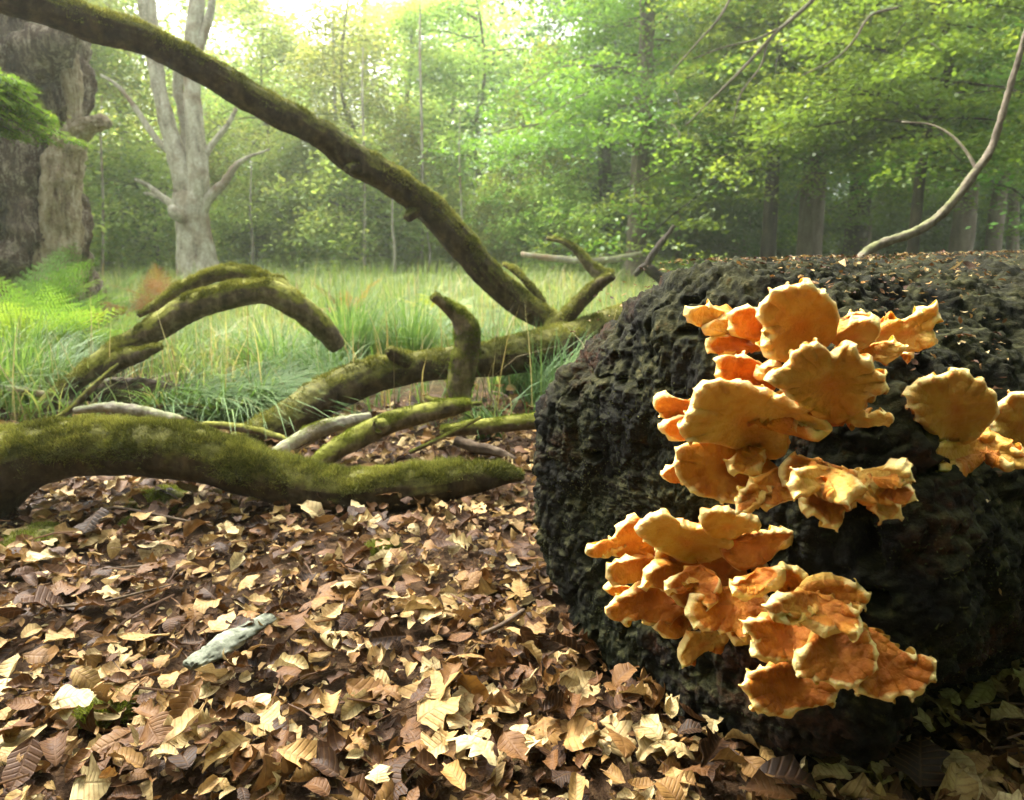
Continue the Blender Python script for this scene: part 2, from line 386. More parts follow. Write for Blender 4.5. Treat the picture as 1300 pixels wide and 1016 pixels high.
# ------------------------------------------------------------------ the fallen log
LC = np.array([.262, 1.10, .385]); LA = np.array([.8, .6, 0]); LB = np.array([.6, -.8, 0]); LU = np.array([0, 0, 1.]); LR = .40
def log_sdf(p, rd=.07):
    q = p - LC; a = q @ LA; r = math.hypot(q @ LB, q @ LU)
    dx, dy = r - (LR - rd), -a + rd            # end plane at a = 0
    return math.hypot(max(dx, 0), max(dy, 0)) + min(max(dx, dy), 0) - rd
def log_hit(px, py):
    d = ray(px, py); d = d / np.linalg.norm(d); o = np.array([0, 0, H]); t = .3; best = (9, 1)
    for _ in range(80):
        p = o + d * t; s = log_sdf(p)
        if s < best[0]: best = (s, p[1])
        if s < .001: return p[1]
        t += s
        if t > 4: break
    return best[1]
def build_log():
    nth = 760; rd = .075; L = 3.4
    th = np.linspace(0, 2 * math.pi, nth, endpoint=False)
    rr = np.concatenate([np.linspace(.003, LR - rd, 120)[:-1]]); prof = [(r, 0., (-1, 0)) for r in rr]
    for a in np.linspace(0, math.pi / 2, 36): prof.append((LR - rd + rd * math.sin(a), rd - rd * math.cos(a), (-math.cos(a), math.sin(a))))
    for s in np.concatenate([np.linspace(rd, .8, 150)[1:], np.geomspace(.81, L, 90)]): prof.append((LR, s, (0, 1)))
    pr = np.array([p[0] for p in prof]); pa = np.array([p[1] for p in prof]); pn = np.array([p[2] for p in prof])
    rad = LB[None] * np.cos(th)[:, None] + LU[None] * np.sin(th)[:, None]
    V = LC + pa[:, None, None] * LA + pr[:, None, None] * rad[None]
    N = pn[:, 0][:, None, None] * LA + pn[:, 1][:, None, None] * rad[None]
    V = V.reshape(-1, 3); N = N.reshape(-1, 3)
    n = len(prof)
    rimw = np.repeat(np.clip(pr / LR, 0, 1) ** 3, nth)
    radv = np.tile(rad, (n, 1, 1)).reshape(-1, 3)
    # broad hollows and steps, then crumbling lumps, then grit
    D = .024 * fbm(V * 5, 3, 11) - .013 * .8 * ridged(V * 19 + .4 * fbm(V * 9, 2, 3)[:, None], 2, 21) + .010 * fbm(V * np.array([34, 34, 26]), 3, 33) - .006 * ridged(V * 80, 3, 41)
    low = np.clip((.5 - V[:, 2]) * 3, 0, 1)[:, None]
    D -= .003 * low[:, 0] * ridged(V * np.array([60, 60, 7]), 2, 47)
    crev = fbm(V * 11, 3, 51); D -= .014 * np.clip(np.abs(crev) * -6 + .5, 0, 1) * (rimw > .0)
    pit = fbm(V * 20, 2, 61); D -= .04 * np.clip(pit - .38, 0, .3) / .3
    V2 = V + N * D[:, None] + radv * (rimw * (.030 + .045 * np.clip((-(radv @ LB) - .15) * 1.4, 0, 1) * np.clip((-radv[:, 2] + .25) * 1.2, 0, 1) + .030 * fbm(V * 7.5, 3, 71) - .012 * ridged(V * 22, 3, 73)))[:, None]
    # the weight flattens it on the ground, top edge a little torn off at the upper rim
    torn = np.clip(1 - pa.repeat(nth) / .28, 0, 1) * np.clip(V[:, 2] - .52, 0, .3) * np.clip(-(V - LC) @ LB + .05, 0, .4) / .4
    V2[:, 2] -= torn * .28
    V2 = V2 + LA * (torn * .5)[:, None]
    aa = np.clip(((V2 - LC) @ LA - .2) / .9, 0, 1); bb = (V2 - LC) @ LB
    V2 = V2 + LB * (bb * .42 * aa * aa * (3 - 2 * aa) * (bb > 0))[:, None]      # the trunk swells away from the cut
    i = np.arange(n - 1)[:, None] * nth; j = np.arange(nth)[None]; j2 = (j + 1) % nth
    Fq = np.stack([i + j, i + j2, i + nth + j2, i + nth + j], -1).reshape(-1, 4)
    return V2, Fq
rng = np.random.default_rng(3)
lv, lf = build_log()
log = thing("fallen_log", "huge blackened rotting log with crumbling end and orange brackets growing on it", "log", loc=tuple(LC * [1, 1, 0]))
base = LC * [1, 1, 0]
obj("wood", mesh_np("log_wood", reloc(lv, base), lf), M_log, log)
V, Ff, A = blades_on(lv, lf, 90000, .009, .0022, rng, zmin=.0, mask_s=6, mask_t=.05, up=.3)
obj("moss", mesh_np("log_moss", reloc(V, base), Ff, A), leafy("log_moss", [(0, (.012, .016, .005)), (.5, (.04, .047, .016)), (1, (.10, .11, .04))], .2, .8, .1), log, kind="stuff")

# ------------------------------------------------------------------ bracket fungi
def rs_poly(pts, n):
    p = np.array(pts, float); k = len(p); out = []
    q = np.vstack([p[-1:], p, p[:2]])
    for i in range(k):
        a, b, c, d = q[i], q[i + 1], q[i + 2], q[i + 3]
        for u in np.linspace(0, 1, 8, endpoint=False):
            out.append(.5 * ((2 * b) + (-a + c) * u + (2 * a - 5 * b + 4 * c - d) * u * u + (-a + 3 * b - 3 * c + d) * u ** 3))
    out = np.array(out); s = np.concatenate([[0], np.cumsum(np.linalg.norm(np.diff(np.vstack([out, out[:1]]), axis=0), axis=1))])
    t = np.linspace(0, s[-1], n, endpoint=False); o2 = np.vstack([out, out[:1]])
    return np.stack([np.interp(t, s, o2[:, 0]), np.interp(t, s, o2[:, 1])], 1), s[-1]
def bracket(parent, base, pts, A, typ, prot, lift=0.0, thick=.0095, seed=0, kern=None, wave=.006):
    M, K = 176, 24
    O, per = rs_poly(pts, M); c = O.mean(0) if kern is None else np.array(kern, float)
    rg = np.random.default_rng(seed + 100)
    A = np.array(A, float); s = np.linspace(0, 1, M, endpoint=False)
    # fine crinkled margin
    dirv = O - c; ln = np.linalg.norm(dirv, axis=1)[:, None]; dirn = dirv / (ln + 1e-6)
    ang = s * 2 * math.pi
    crk = fbm(np.stack([np.cos(ang), np.sin(ang), ang * 0 + seed], 1) * per / 60., 1, seed) * 1.3
    far = np.linalg.norm(O - A, axis=1); fm = far.max()
    O = O + dirn * (crk * (1.1 + 1.9 * min(1, fm / 110)) * np.clip(far / fm * 1.5, 0, 1))[:, None]
    d0 = log_hit(*A) - lift
    ks = np.sin(np.linspace(0, 1, K) * math.pi / 2) ** 1.0        # denser towards the margin
    ks[0] = 0.0
    UV = c[None, None] + ks[:, None, None] * (O - c)[None]        # K,M,2
    tt = np.linalg.norm(UV - A, axis=2) / fm
    phase = fbm(np.stack([UV[..., 0].ravel() * .028, UV[..., 1].ravel() * .028, np.full(K * M, seed * 1.7)], 1), 3, seed + 5).reshape(K, M)
    rim = ks[:, None] ** 3
    rad = np.arctan2(UV[..., 1] - A[1], UV[..., 0] - A[0])
    ruff = fbm(np.stack([np.cos(rad).ravel() * 2.8, np.sin(rad).ravel() * 2.8, np.full(K * M, seed * .9)], 1), 3, seed + 9).reshape(K, M)
    zone = np.sin(tt * 26 + phase * 5) * .0011
    sz = min(1.0, (fm / 120.0)) ** 1.2
    crkk = np.tile(crk[None], (K, 1)) * (fm / 70) ** .5
    depth = d0 - prot * tt ** .75 - wave * 3.0 * sz * phase * tt - wave * 1.6 * sz * ruff * tt ** 1.6 - wave * 1.0 * crkk * rim
    Pm = np.array([[P(UV[k, m, 0], UV[k, m, 1], depth[k, m]) for m in range(M)] for k in range(K)])
    # normals facing the viewer side
    du = np.roll(Pm, -1, 1) - np.roll(Pm, 1, 1); dk = np.gradient(Pm, axis=0)
    Nn = np.cross(du, dk); Nn /= np.linalg.norm(Nn, axis=2)[..., None] + 1e-12
    Nn[0] = Nn[1].mean(0) / (np.linalg.norm(Nn[1].mean(0)) + 1e-9)
    vd = Pm - np.array([0, 0, H]); flip = (Nn * vd).sum(2).mean() > 0
    if flip: Nn = -Nn
    th = thick * (1 - ks ** 10)[:, None] ** .5 * (1 + .45 * np.clip((ks[:, None] - .72) / .2, 0, 1)) * (1.25 - .35 * tt)
    th = th * (1 + .35 * ruff * rim + .2 * crkk * rim)
    th[-1] = 0
    zf = zone * np.clip(1 - ks[:, None] ** 8, 0, 1)
    fr = Pm + Nn * (th * .5 + (zf if typ else zf * .3))[..., None]; bk = Pm - Nn * (th * (1.1 if not typ else 1.0))[..., None]
    V = np.vstack([fr.reshape(-1, 3), bk[:-1].reshape(-1, 3)])
    def quads(off0, n): 
        i = np.arange(n)[:, None] * M + off0; j = np.arange(M)[None]; j2 = (j + 1) % M
        return np.stack([i + j, i + j2, i + M + j2, i + M + j], -1).reshape(-1, 4)
    Fq = [quads(0, K - 1)]
    qb = quads(K * M, K - 2)[:, ::-1]; Fq.append(qb)
    j = np.arange(M); j2 = (j + 1) % M; a = K * M + (K - 2) * M; b = (K - 1) * M
    Fq.append(np.stack([a + j2, a + j, b + j, b + j2], 1))
    Fq = np.vstack(Fq)
    if flip: Fq = Fq[:, ::-1]
    e = np.clip(ks[:, None] ** 1.0 * np.clip(tt * 2.2, 0, 1), 0, 1); e[:, :] = np.where(tt < .18, tt * 2, e)
    core = np.minimum(e, np.clip(tt * 1.6 + .1, 0, 1))
    edge = np.concatenate([core.ravel(), core[:-1].ravel()])
    side = np.concatenate([np.full(K * M, float(typ)), np.full((K - 1) * M, 1.0 - typ)])
    at = {"edge": ('FLOAT', edge), "side": ('FLOAT', side), "tint": ('FLOAT', np.full(len(edge), rg.uniform(.1, .9)))}
    return obj("bracket", mesh_np("bracket", reloc(V, base), Fq, at), M_fungus, parent)

CL = {}
CL["top"] = ("cluster of pale orange brackets crowning the log's upper rim, with one tall upright fan", [
    ([(874,402),(880,391),(897,388),(915,393),(935,399),(932,409),(915,412),(900,414),(885,415)], (938,406), 0, .06, .02),
    ([(903,448),(897,438),(908,428),(930,424),(962,425),(968,440),(950,448),(925,449)], (950,428), 1, .05, .01),
    ([(897,418),(900,409),(915,404),(935,402),(940,412),(935,424),(915,424)], (940,415), 0, .05, .025),
    ([(925,400),(938,390),(955,389),(968,402),(976,415),(970,432),(950,432),(932,425)], (965,420), 1, .04, .02),
    ([(963,395),(972,380),(985,367),(1003,363),(1022,361),(1042,368),(1060,385),(1066,400),(1064,416),(1058,432),(1045,445),(1030,450),(1010,456),(1000,460),(985,458),(975,450),(970,437),(980,425),(966,412)], (1035,447), 0, .075, .03),
    ([(1066,410),(1075,399),(1090,395),(1105,399),(1112,408),(1100,416),(1078,418)], (1075,420), 1, .03, .015),
    ([(1055,425),(1075,412),(1095,404),(1110,406),(1119,415),(1116,428),(1105,438),(1090,445),(1070,444),(1058,436)], (1062,440), 0, .07, .03),
    ([(1112,420),(1125,409),(1145,404),(1165,397),(1178,390),(1190,391),(1191,403),(1186,415),(1189,428),(1180,442),(1160,447),(1135,445),(1115,440)], (1100,442), 0, .09, .02),
    ([(1080,452),(1095,440),(1120,434),(1140,434),(1149,442),(1142,452),(1125,458),(1100,457)], (1090,450), 0, .06, .045),
    ([(1120,450),(1140,446),(1157,448),(1158,457),(1145,466),(1128,462)], (1130,448), 1, .03, .03),
])
CL["middle"] = ("large central cluster of yellow orange brackets with broad pale fans and a frilled shelf", [
    ([(911,468),(914,453),(935,450),(955,455),(972,465),(985,475),(985,490),(965,495),(945,488),(930,482),(915,480)], (980,492), 1, .05, .02),
    ([(966,470),(972,463),(985,463),(994,473),(987,483),(972,482)], (985,484), 0, .03, .06),
    ([(985,470),(1000,462),(1003,450),(1018,438),(1030,436),(1045,440),(1058,450),(1070,438),(1083,440),(1095,455),(1110,466),(1122,478),(1127,490),(1118,500),(1103,504),(1097,514),(1085,528),(1060,537),(1035,528),(1010,512),(990,495),(977,483)], (1055,532), 0, .085, .03),
    ([(1070,530),(1085,520),(1105,527),(1122,523),(1134,528),(1131,538),(1105,541),(1080,538)], (1070,532), 0, .04, .03),
    ([(829,515),(840,503),(862,505),(880,512),(885,528),(860,535),(845,533),(835,525)], (895,525), 1, .05, .03),
    ([(840,543),(850,532),(870,526),(890,538),(890,555),(865,560),(848,553)], (900,548), 1, .06, .035),
    ([(862,552),(872,530),(880,510),(893,490),(910,482),(935,483),(955,489),(975,497),(1000,508),(1025,516),(1045,530),(1058,543),(1050,551),(1030,545),(1010,535),(1002,545),(998,560),(996,578),(975,585),(950,580),(930,570),(905,563),(885,561)], (960,582), 0, .12, .03, (945,530)),
    ([(862,610),(857,592),(860,575),(872,561),(905,556),(935,563),(960,575),(985,590),(990,605),(975,618),(955,632),(940,640),(920,637),(895,632),(878,622)], (955,565), 1, .085, .03),
    ([(838,603),(850,592),(868,590),(876,602),(866,612),(850,613)], (885,590), 1, .05, .06),
    ([(925,592),(938,570),(955,566),(970,577),(973,588),(960,594),(945,600),(932,601)], (948,565), 1, .05, .07),
    ([(935,652),(936,632),(955,612),(980,596),(1010,588),(1028,598),(1025,615),(1008,628),(1012,634),(990,640),(975,645),(958,641),(946,645)], (995,590), 1, .08, .05),
    ([(990,600),(1000,580),(1030,582),(1060,590),(1085,598),(1105,605),(1100,620),(1070,626),(1030,626),(1000,620)], (1040,585), 1, .04, .02),
    ([(1003,612),(1015,596),(1035,591),(1060,594),(1085,605),(1092,617),(1080,632),(1066,641),(1058,628),(1045,620),(1030,622),(1012,630)], (1050,592), 0, .075, .06),
    ([(1018,640),(1028,622),(1045,618),(1065,618),(1085,630),(1083,645),(1073,650),(1066,668),(1053,669),(1040,656),(1028,648)], (1058,612), 1, .06, .04),
    ([(1078,615),(1095,601),(1120,592),(1142,592),(1160,602),(1157,612),(1137,606),(1118,611),(1104,622),(1090,634),(1078,628)], (1085,600), 0, .08, .05),
    ([(1108,622),(1118,608),(1135,606),(1152,614),(1163,628),(1155,639),(1138,640),(1122,634)], (1108,608), 1, .075, .035),
    ([(1108,636),(1122,628),(1138,636),(1145,649),(1136,659),(1119,659),(1111,650)], (1115,622), 0, .05, .025),
])
CL["right"] = ("dull yellow brackets on the flank of the log nearest the picture's right edge", [
    ([(1136,527),(1145,515),(1160,512),(1180,515),(1190,526),(1176,541),(1160,548),(1145,541)], (1195,540), 0, .03, .03),
    ([(1149,502),(1155,490),(1175,480),(1190,478),(1203,472),(1218,470),(1235,477),(1250,485),(1262,498),(1268,515),(1264,532),(1250,548),(1235,560),(1210,570),(1192,562),(1177,547),(1165,530),(1158,518)], (1208,568), 0, .07, .02),
    ([(1258,532),(1265,514),(1280,502),(1300,499),(1328,505),(1338,540),(1325,570),(1295,575),(1270,562)], (1300,580), 0, .06, .03),
    ([(1182,571),(1195,562),(1215,561),(1240,552),(1262,550),(1275,560),(1290,571),(1312,580),(1312,594),(1290,592),(1275,584),(1260,581),(1240,585),(1222,590),(1205,601),(1191,593)], (1245,560), 0, .06, .06),
])
CL["lower_left"] = ("many-tiered cluster of small orange brackets with frilled sunlit tips near the leaves", [
    ([(835,700),(870,680),(920,690),(960,700),(975,730),(960,770),(930,790),(890,785),(855,760),(835,730)], (900,730), 1, .03, .01),
    ([(742,702),(755,692),(775,682),(790,665),(810,660),(828,665),(840,680),(838,700),(815,708),(800,712),(785,708),(770,700),(754,708)], (850,692), 1, .085, .03),
    ([(808,675),(820,658),(835,655),(850,655),(862,663),(875,668),(900,668),(922,675),(930,692),(915,708),(880,716),(850,706),(826,692)], (885,715), 0, .085, .03),
    ([(888,662),(900,648),(920,646),(940,652),(960,660),(966,670),(945,676),(930,684),(905,682),(893,674)], (915,692), 0, .06, .03),
    ([(918,692),(950,680),(985,673),(1008,675),(1001,688),(987,700),(978,712),(960,720),(942,723),(924,714)], (925,695), 1, .06, .03),
    ([(769,728),(775,715),(800,708),(828,705),(835,720),(815,735),(795,742),(780,742)], (850,715), 1, .09, .04),
    ([(770,748),(780,743),(798,745),(810,750),(790,754),(775,755)], (830,748), 1, .06, .04),
    ([(767,778),(775,765),(800,752),(820,743),(850,743),(880,753),(885,768),(865,780),(850,790),(830,794),(805,787),(790,790),(775,787)], (855,743), 1, .09, .04),
    ([(830,795),(850,780),(875,775),(880,788),(868,808),(852,812),(838,805)], (875,770), 1, .06, .02),
    ([(815,746),(822,728),(840,715),(862,715),(874,730),(870,746),(856,752),(845,753),(830,746)], (865,718), 1, .075, .06),
    ([(845,748),(858,730),(880,718),(900,723),(916,738),(909,755),(913,766),(901,771),(892,765),(885,750),(872,742),(857,751)], (892,715), 1, .08, .065),
    ([(873,772),(883,757),(900,753),(930,743),(960,743),(977,758),(972,785),(955,800),(945,812),(935,805),(920,803),(895,800),(878,787)], (930,738), 1, .08, .03),
    ([(860,834),(868,817),(880,802),(910,803),(926,805),(920,818),(897,825),(880,835),(868,847)], (905,797), 0, .05, .02),
    ([(927,745),(943,733),(965,723),(985,720),(992,733),(976,746),(965,757),(945,757)], (960,720), 1, .07, .05),
    ([(978,745),(985,730),(1000,720),(1015,727),(1024,742),(1007,756),(990,755)], (1000,745), 1, .03, .02),
])
CL["lower_right"] = ("lowest stack of broad flat orange brackets with pale thick rims beside the black flank", [
    ([(1020,748),(1040,738),(1072,738),(1092,746),(1104,760),(1098,770),(1080,778),(1050,775),(1025,765)], (1045,755), 1, .05, .01),
    ([(973,770),(990,758),(1010,750),(1035,752),(1065,763),(1090,778),(1097,795),(1090,805),(1070,798),(1050,800),(1025,790),(1005,780),(985,781)], (1040,750), 1, .085, .06),
    ([(1090,800),(1110,800),(1140,822),(1165,835),(1180,835),(1190,850),(1183,865),(1165,880),(1140,883),(1115,888),(1092,878),(1075,860),(1078,825)], (1095,800), 1, .08, .02),
    ([(1009,852),(1013,835),(1028,812),(1045,795),(1075,792),(1103,805),(1115,832),(1108,855),(1087,872),(1075,871),(1050,866),(1025,862)], (1060,790), 1, .085, .04),
    ([(947,790),(965,785),(990,782),(1015,787),(1034,800),(1032,817),(1020,832),(1008,839),(985,838),(966,836),(955,822),(960,812),(948,803)], (1005,782), 1, .085, .055),
    ([(944,870),(950,855),(975,844),(1005,841),(1035,850),(1066,870),(1062,886),(1040,898),(1010,902),(985,908),(965,900),(950,885)], (1018,845), 1, .09, .03),
    ([(925,800),(940,790),(955,795),(955,808),(940,815),(928,810)], (945,790), 1, .04, .02),
])
sd_ = 0
for key, (lab, brs) in CL.items():
    allp = np.array([p for b in brs for p in b[0]]); cpt = allp.mean(0)
    bs = P(cpt[0], cpt[1], log_hit(*cpt))
    root = thing("bracket_fungus", lab, "fungus", "sulphur bracket clusters on the log", loc=tuple(bs))
    for b in brs:
        sd_ += 1
        bracket(root, bs, b[0], b[1], b[2], b[3], b[4], seed=sd_, kern=b[5] if len(b) > 5 else None)

# ------------------------------------------------------------------ boughs and fallen branches
def px_tube(pts, step, nth, **kw):
    """pts: (px, py, radius in px, distance)"""
    C = np.array([P(a, b, d) for a, b, r, d in pts]); Rr = np.array([px_len(r, d) for a, b, r, d in pts])
    return tube(C, Rr, step, nth, **kw)
def bough(name, label, cat, parts, mat, moss=None, group=None):
    """parts: list of (part name, pts, step, nth, kwargs); moss: (n, length, width, zmin, material)"""
    b0 = None; allV = []; allF = []; off = 0; root = None
    for k, (pn, pts, step, nth, kw) in enumerate(parts):
        V, Fq = px_tube([(a, b, r * .83, d) for a, b, r, d in pts], step, nth, **kw)
        if b0 is None:
            b0 = V.mean(0); b0[2] = V[:, 2].min()
            root = thing(name, label, cat, group, loc=tuple(b0))
        obj(pn, mesh_np(pn, reloc(V, b0), Fq), mat, root)
        allV.append(V); allF.append(Fq + off); off += len(V)
    if moss:
        n, ln, wd, zm, mm = moss
        V = np.vstack(allV); Fq = np.vstack(allF)
        Vm, Fm, A = blades_on(V, Fq, n, ln, wd, rng, zmin=zm, mask_t=.0, mask_s=6 if n > 30000 else 12)
        obj("moss", mesh_np("moss", reloc(Vm, b0), Fm, A), mm, root, kind="stuff")
    return root

# A: big bough in front
bough("mossy_bough", "thick bough furred with olive moss arching low over the dead leaves", "bough", [
    ("limb", [(-150,790,60,1.75),(-80,690,58,1.85),(-10,605,60,1.95),(60,575,48,2.0),(130,568,45,2.05),(220,573,44,2.05),(300,592,40,2.05),(370,614,37,2.05),(440,624,36,2.05),(520,617,34,2.08),(600,607,25,2.1),(640,603,16,2.12),(662,606,7,2.13)], .009, 90, dict(lump=.10, fine=.05, seed=4, ridge=.03)),
    ], M_mossbark, (120000, .019, .0026, .0, M_moss))
# B: arch
bough("arching_branch", "moss-backed dead branch bent into a high arch over the sedge grass", "branch", [
    ("limb", [(30,545,13,3.1),(60,515,15,3.15),(105,478,16,3.2),(150,445,17,3.3),(200,416,20,3.35),(240,392,20,3.36),(290,376,19,3.4),(340,371,20,3.46),(380,392,19,3.5),(412,418,17,3.55),(428,440,14,3.6)], .012, 56, dict(lump=.16, fine=.06, seed=14, ridge=.05)),
    ("side_branch", [(176,401,4,3.45),(205,384,9,3.5),(240,362,11,3.55),(280,348,11,3.58),(315,348,12,3.57),(350,362,14,3.53),(375,380,12,3.52)], .012, 36, dict(lump=.16, fine=.06, seed=15)),
    ("stub", [(130,470,14,3.25),(160,455,15,3.25),(185,448,9,3.2),(205,440,5,3.2)], .012, 28, dict(lump=.3, fine=.1, seed=16)),
    ], M_thinmoss, (38000, .016, .0042, .15, M_moss))
# C: long lying trunk behind
bough("lying_trunk", "long mossy fallen trunk lying across the grass behind the smaller branches", "trunk", [
    ("limb", [(262,588,18,2.62),(305,566,24,2.68),(360,536,29,2.78),(420,500,31,2.95),(480,475,28,3.08),(540,465,24,3.2),(600,458,26,3.35),(670,448,30,3.5),(740,428,28,3.65),(810,402,24,3.8),(880,385,18,4.0)], .012, 64, dict(lump=.12, fine=.05, seed=24, ridge=.04)),
    ("stub", [(515,462,12,3.1),(500,450,10,3.05),(492,444,7,3.03)], .01, 24, dict(lump=.25, fine=.1, seed=25)),
    ("broken_side_branch", [(700,420,14,3.7),(722,400,12,3.68),(745,375,11,3.65),(765,358,9,3.6),(778,350,6,3.58)], .01, 32, dict(lump=.2, fine=.1, seed=26)),
    ], M_mossbark, (52000, .016, .0042, .0, M_moss))
# D: upright
bough("upright_branch", "short moss-covered branch standing up crookedly with a thin bent tip", "branch", [
    ("limb", [(583,515,16,2.95),(583,490,19,2.95),(590,460,21,2.95),(594,430,20,2.95),(586,405,17,2.95),(572,393,11,2.93),(562,385,9,2.9),(550,376,8,2.88)], .01, 48, dict(lump=.12, fine=.06, seed=34)),
    ], M_thinmoss, (22000, .012, .0034, -.3, M_mossgreen))
# E: green branch with knot, grey one
bough("knotted_branch", "bright green mossy branch with a round broken knot lying across the litter", "branch", [
    ("limb", [(398,592,12,2.25),(425,572,17,2.3),(455,555,18,2.35),(490,538,18,2.4),(530,527,16,2.45),(570,518,14,2.5),(597,514,9,2.52)], .008, 48, dict(lump=.12, fine=.05, seed=44)),
    ("knot", [(492,541,13,2.42),(486,541,13,2.36),(482,541,12,2.32),(480,542,6,2.315)], .006, 30, dict(lump=.25, fine=.15, seed=45)),
    ], M_thinmoss, (20000, .008, .0026, .15, M_mossgreen))
bough("grey_branch", "pale grey barkless branch lying beside the green knotted one", "branch", [
    ("limb", [(348,578,10,2.45),(370,566,13,2.5),(400,548,13,2.55),(430,538,11,2.6),(470,530,8,2.65)], .01, 36, dict(lump=.15, fine=.08, seed=54, ridge=.1)),
    ], M_palebark, (2500, .008, .0026, .6, M_mossgreen))
bough("half_mossed_branch", "grey and green branch running from the litter to behind the log", "branch", [
    ("limb", [(562,548,9,2.55),(590,544,11,2.58),(630,540,12,2.62),(670,536,12,2.66),(710,534,11,2.7)], .01, 36, dict(lump=.14, fine=.08, seed=64, ridge=.08)),
    ], M_thinmoss, (6000, .009, .0028, .25, M_mossgreen))
bough("rotten_stick", "dark split stick on the leaves between the big bough and the log", "stick", [
    ("limb", [(578,560,7,2.42),(600,567,8,2.4),(630,574,8,2.38),(655,585,4,2.36)], .008, 24, dict(lump=.3, fine=.15, seed=65, ridge=.2)),
    ], M_twig)
# G: the big diagonal
bough("leaning_limb", "long mossy limb slanting down across the whole clearing from the upper corner", "limb", [
    ("limb", [(-90,-45,26,2.6),(0,-8,25,2.7),(60,10,24,2.8),(120,32,23,2.9),(180,48,21,3.0),(240,78,20,3.1),(300,113,20,3.2),(360,147,20,3.3),(410,172,20,3.4),(450,203,22,3.5),(500,232,21,3.6),(545,265,21,3.7),(580,303,22,3.75),(615,345,21,3.8),(650,378,20,3.85),(685,400,18,3.85),(715,415,15,3.85)], .013, 60, dict(lump=.16, fine=.06, seed=74, ridge=.08)),
    ("stub", [(462,214,13,3.5),(448,213,9,3.44),(440,216,6,3.4)], .008, 24, dict(lump=.3, fine=.15, seed=75)),
    ("stub", [(535,262,10,3.66),(523,272,8,3.62),(516,278,6,3.6)], .008, 24, dict(lump=.3, fine=.15, seed=76)),
    ("stub", [(690,385,6,3.85),(672,362,6,3.9),(655,345,5,3.95),(640,336,3,4.0)], .01, 20, dict(lump=.2, fine=.15, seed=77)),
    ], M_mossbark, (60000, .015, .0045, .05, M_moss))
# small crooked ones further off
bough("crooked_branch", "thin crooked mossy branch rising from the meadow", "branch", [
    ("limb", [(778,350,9,5.4),(755,345,8,5.4),(742,330,7,5.4),(728,315,6,5.4),(712,306,4,5.4),(694,303,3,5.4)], .02, 20, dict(lump=.3, fine=.1, seed=84)),
    ], M_thinmoss, (5000, .02, .007, .1, M_moss))
bough("fallen_pole", "straight pale fallen stem lying level above the far grass", "log", [
    ("limb", [(662,323,4,13),(700,328,5,13),(740,331,5,13),(780,329,5,13),(815,322,4,13)], .08, 16, dict(lump=.15, fine=.05, seed=85)),
    ], M_palebark)
bough("dark_fork", "dark forked dead branch leaning below the beech trunk", "branch", [
    ("limb", [(843,356,9,7),(828,345,8,7),(822,335,6,7),(835,315,5,7),(848,298,4,7),(856,287,3,7)], .03, 18, dict(lump=.3, fine=.1, seed=86)),
    ("limb", [(806,350,4,7),(815,340,5,7),(826,335,5,7)], .03, 14, dict(lump=.2, fine=.1, seed=87)),
    ], M_darktrunk)
bough("bare_curved_branch", "long bare pale branch curving up into the leaves from behind the log", "branch", [
    ("limb", [(1085,336,7,2.55),(1112,313,7,2.6),(1150,299,6.5,2.6),(1182,283,6.5,2.6),(1210,256,6,2.6),(1237,220,5.8,2.6),(1258,190,5.2,2.6),(1268,160,4.6,2.6),(1281,115,4.2,2.6),(1293,75,3.6,2.6),(1304,35,3.2,2.6),(1322,-30,2.5,2.6)], .010, 24, dict(lump=.3, fine=.14, seed=88, ridge=.12)),
    ("side_branch", [(1240,215,3,2.6),(1225,190,2.2,2.65),(1205,170,2,2.7),(1180,158,1.5,2.75),(1145,155,1.2,2.8)], .012, 10, dict(lump=.1, fine=.05, seed=89)),
    ], bark_mat("dry_grey_bark", (.05, .04, .03), (.15, .125, .09), (.30, .26, .19), (.13, .14, .05), .5, .8, streak=8, bdist=.004))
bough("low_rotten_log", "low crumbling log half hidden in sedge under the arch", "log", [
    ("limb", [(100,500,12,3.3),(140,495,17,3.3),(190,500,19,3.25),(235,505,14,3.2),(270,512,8,3.2)], .012, 40, dict(lump=.4, fine=.2, seed=90, ridge=.15)),
    ], M_twig)
bough("thin_grey_branch", "thin grey branch lying in the grass at the foot of the arch", "branch", [
    ("limb", [(-30,490,7,3.2),(10,495,7,3.2),(50,500,6,3.2),(90,515,5,3.1)], .012, 20, dict(lump=.2, fine=.1, seed=91)),
    ], M_palebark)
bough("bark_slab", "flat piece of weathered bark resting behind the big bough", "bark piece", [
    ("limb", [(95,522,5,2.75),(140,517,8,2.75),(190,524,8,2.7),(235,533,5,2.65)], .01, 24, dict(lump=.4, fine=.15, seed=92)),
    ], M_palebark)
for nm, lab, pts in (("dead_stick", "thin crooked stick across the sedge under the arch", [(150,528,4,3.0),(190,517,4,3.0),(235,514,3,3.0),(300,522,2,3.0)]),
                     ("dead_stick", "grey stick leaning on the low rotten log", [(60,540,5,2.95),(95,515,5,3.0),(130,480,4,3.05),(150,462,2,3.1)]),
                     ("dead_stick", "mossy stick between the big bough and the lying trunk", [(230,545,5,2.6),(275,540,6,2.6),(330,548,6,2.58),(372,562,4,2.55)]),
                     ("dead_stick", "short broken stick beside the upright branch's foot", [(540,505,4,2.9),(575,515,5,2.85),(612,512,4,2.85)]),
                     ("dead_stick", "thin dark stick slanting up from the knotted branch", [(520,575,3,2.4),(560,556,3.5,2.42),(610,530,2.5,2.5)])):
    bough(nm, lab, "stick", [("limb", pts, .008, 16, dict(lump=.35, fine=.15, seed=len(lab), ridge=.1))], M_thinmoss, (900, .008, .003, .3, M_moss), group="loose dead sticks")
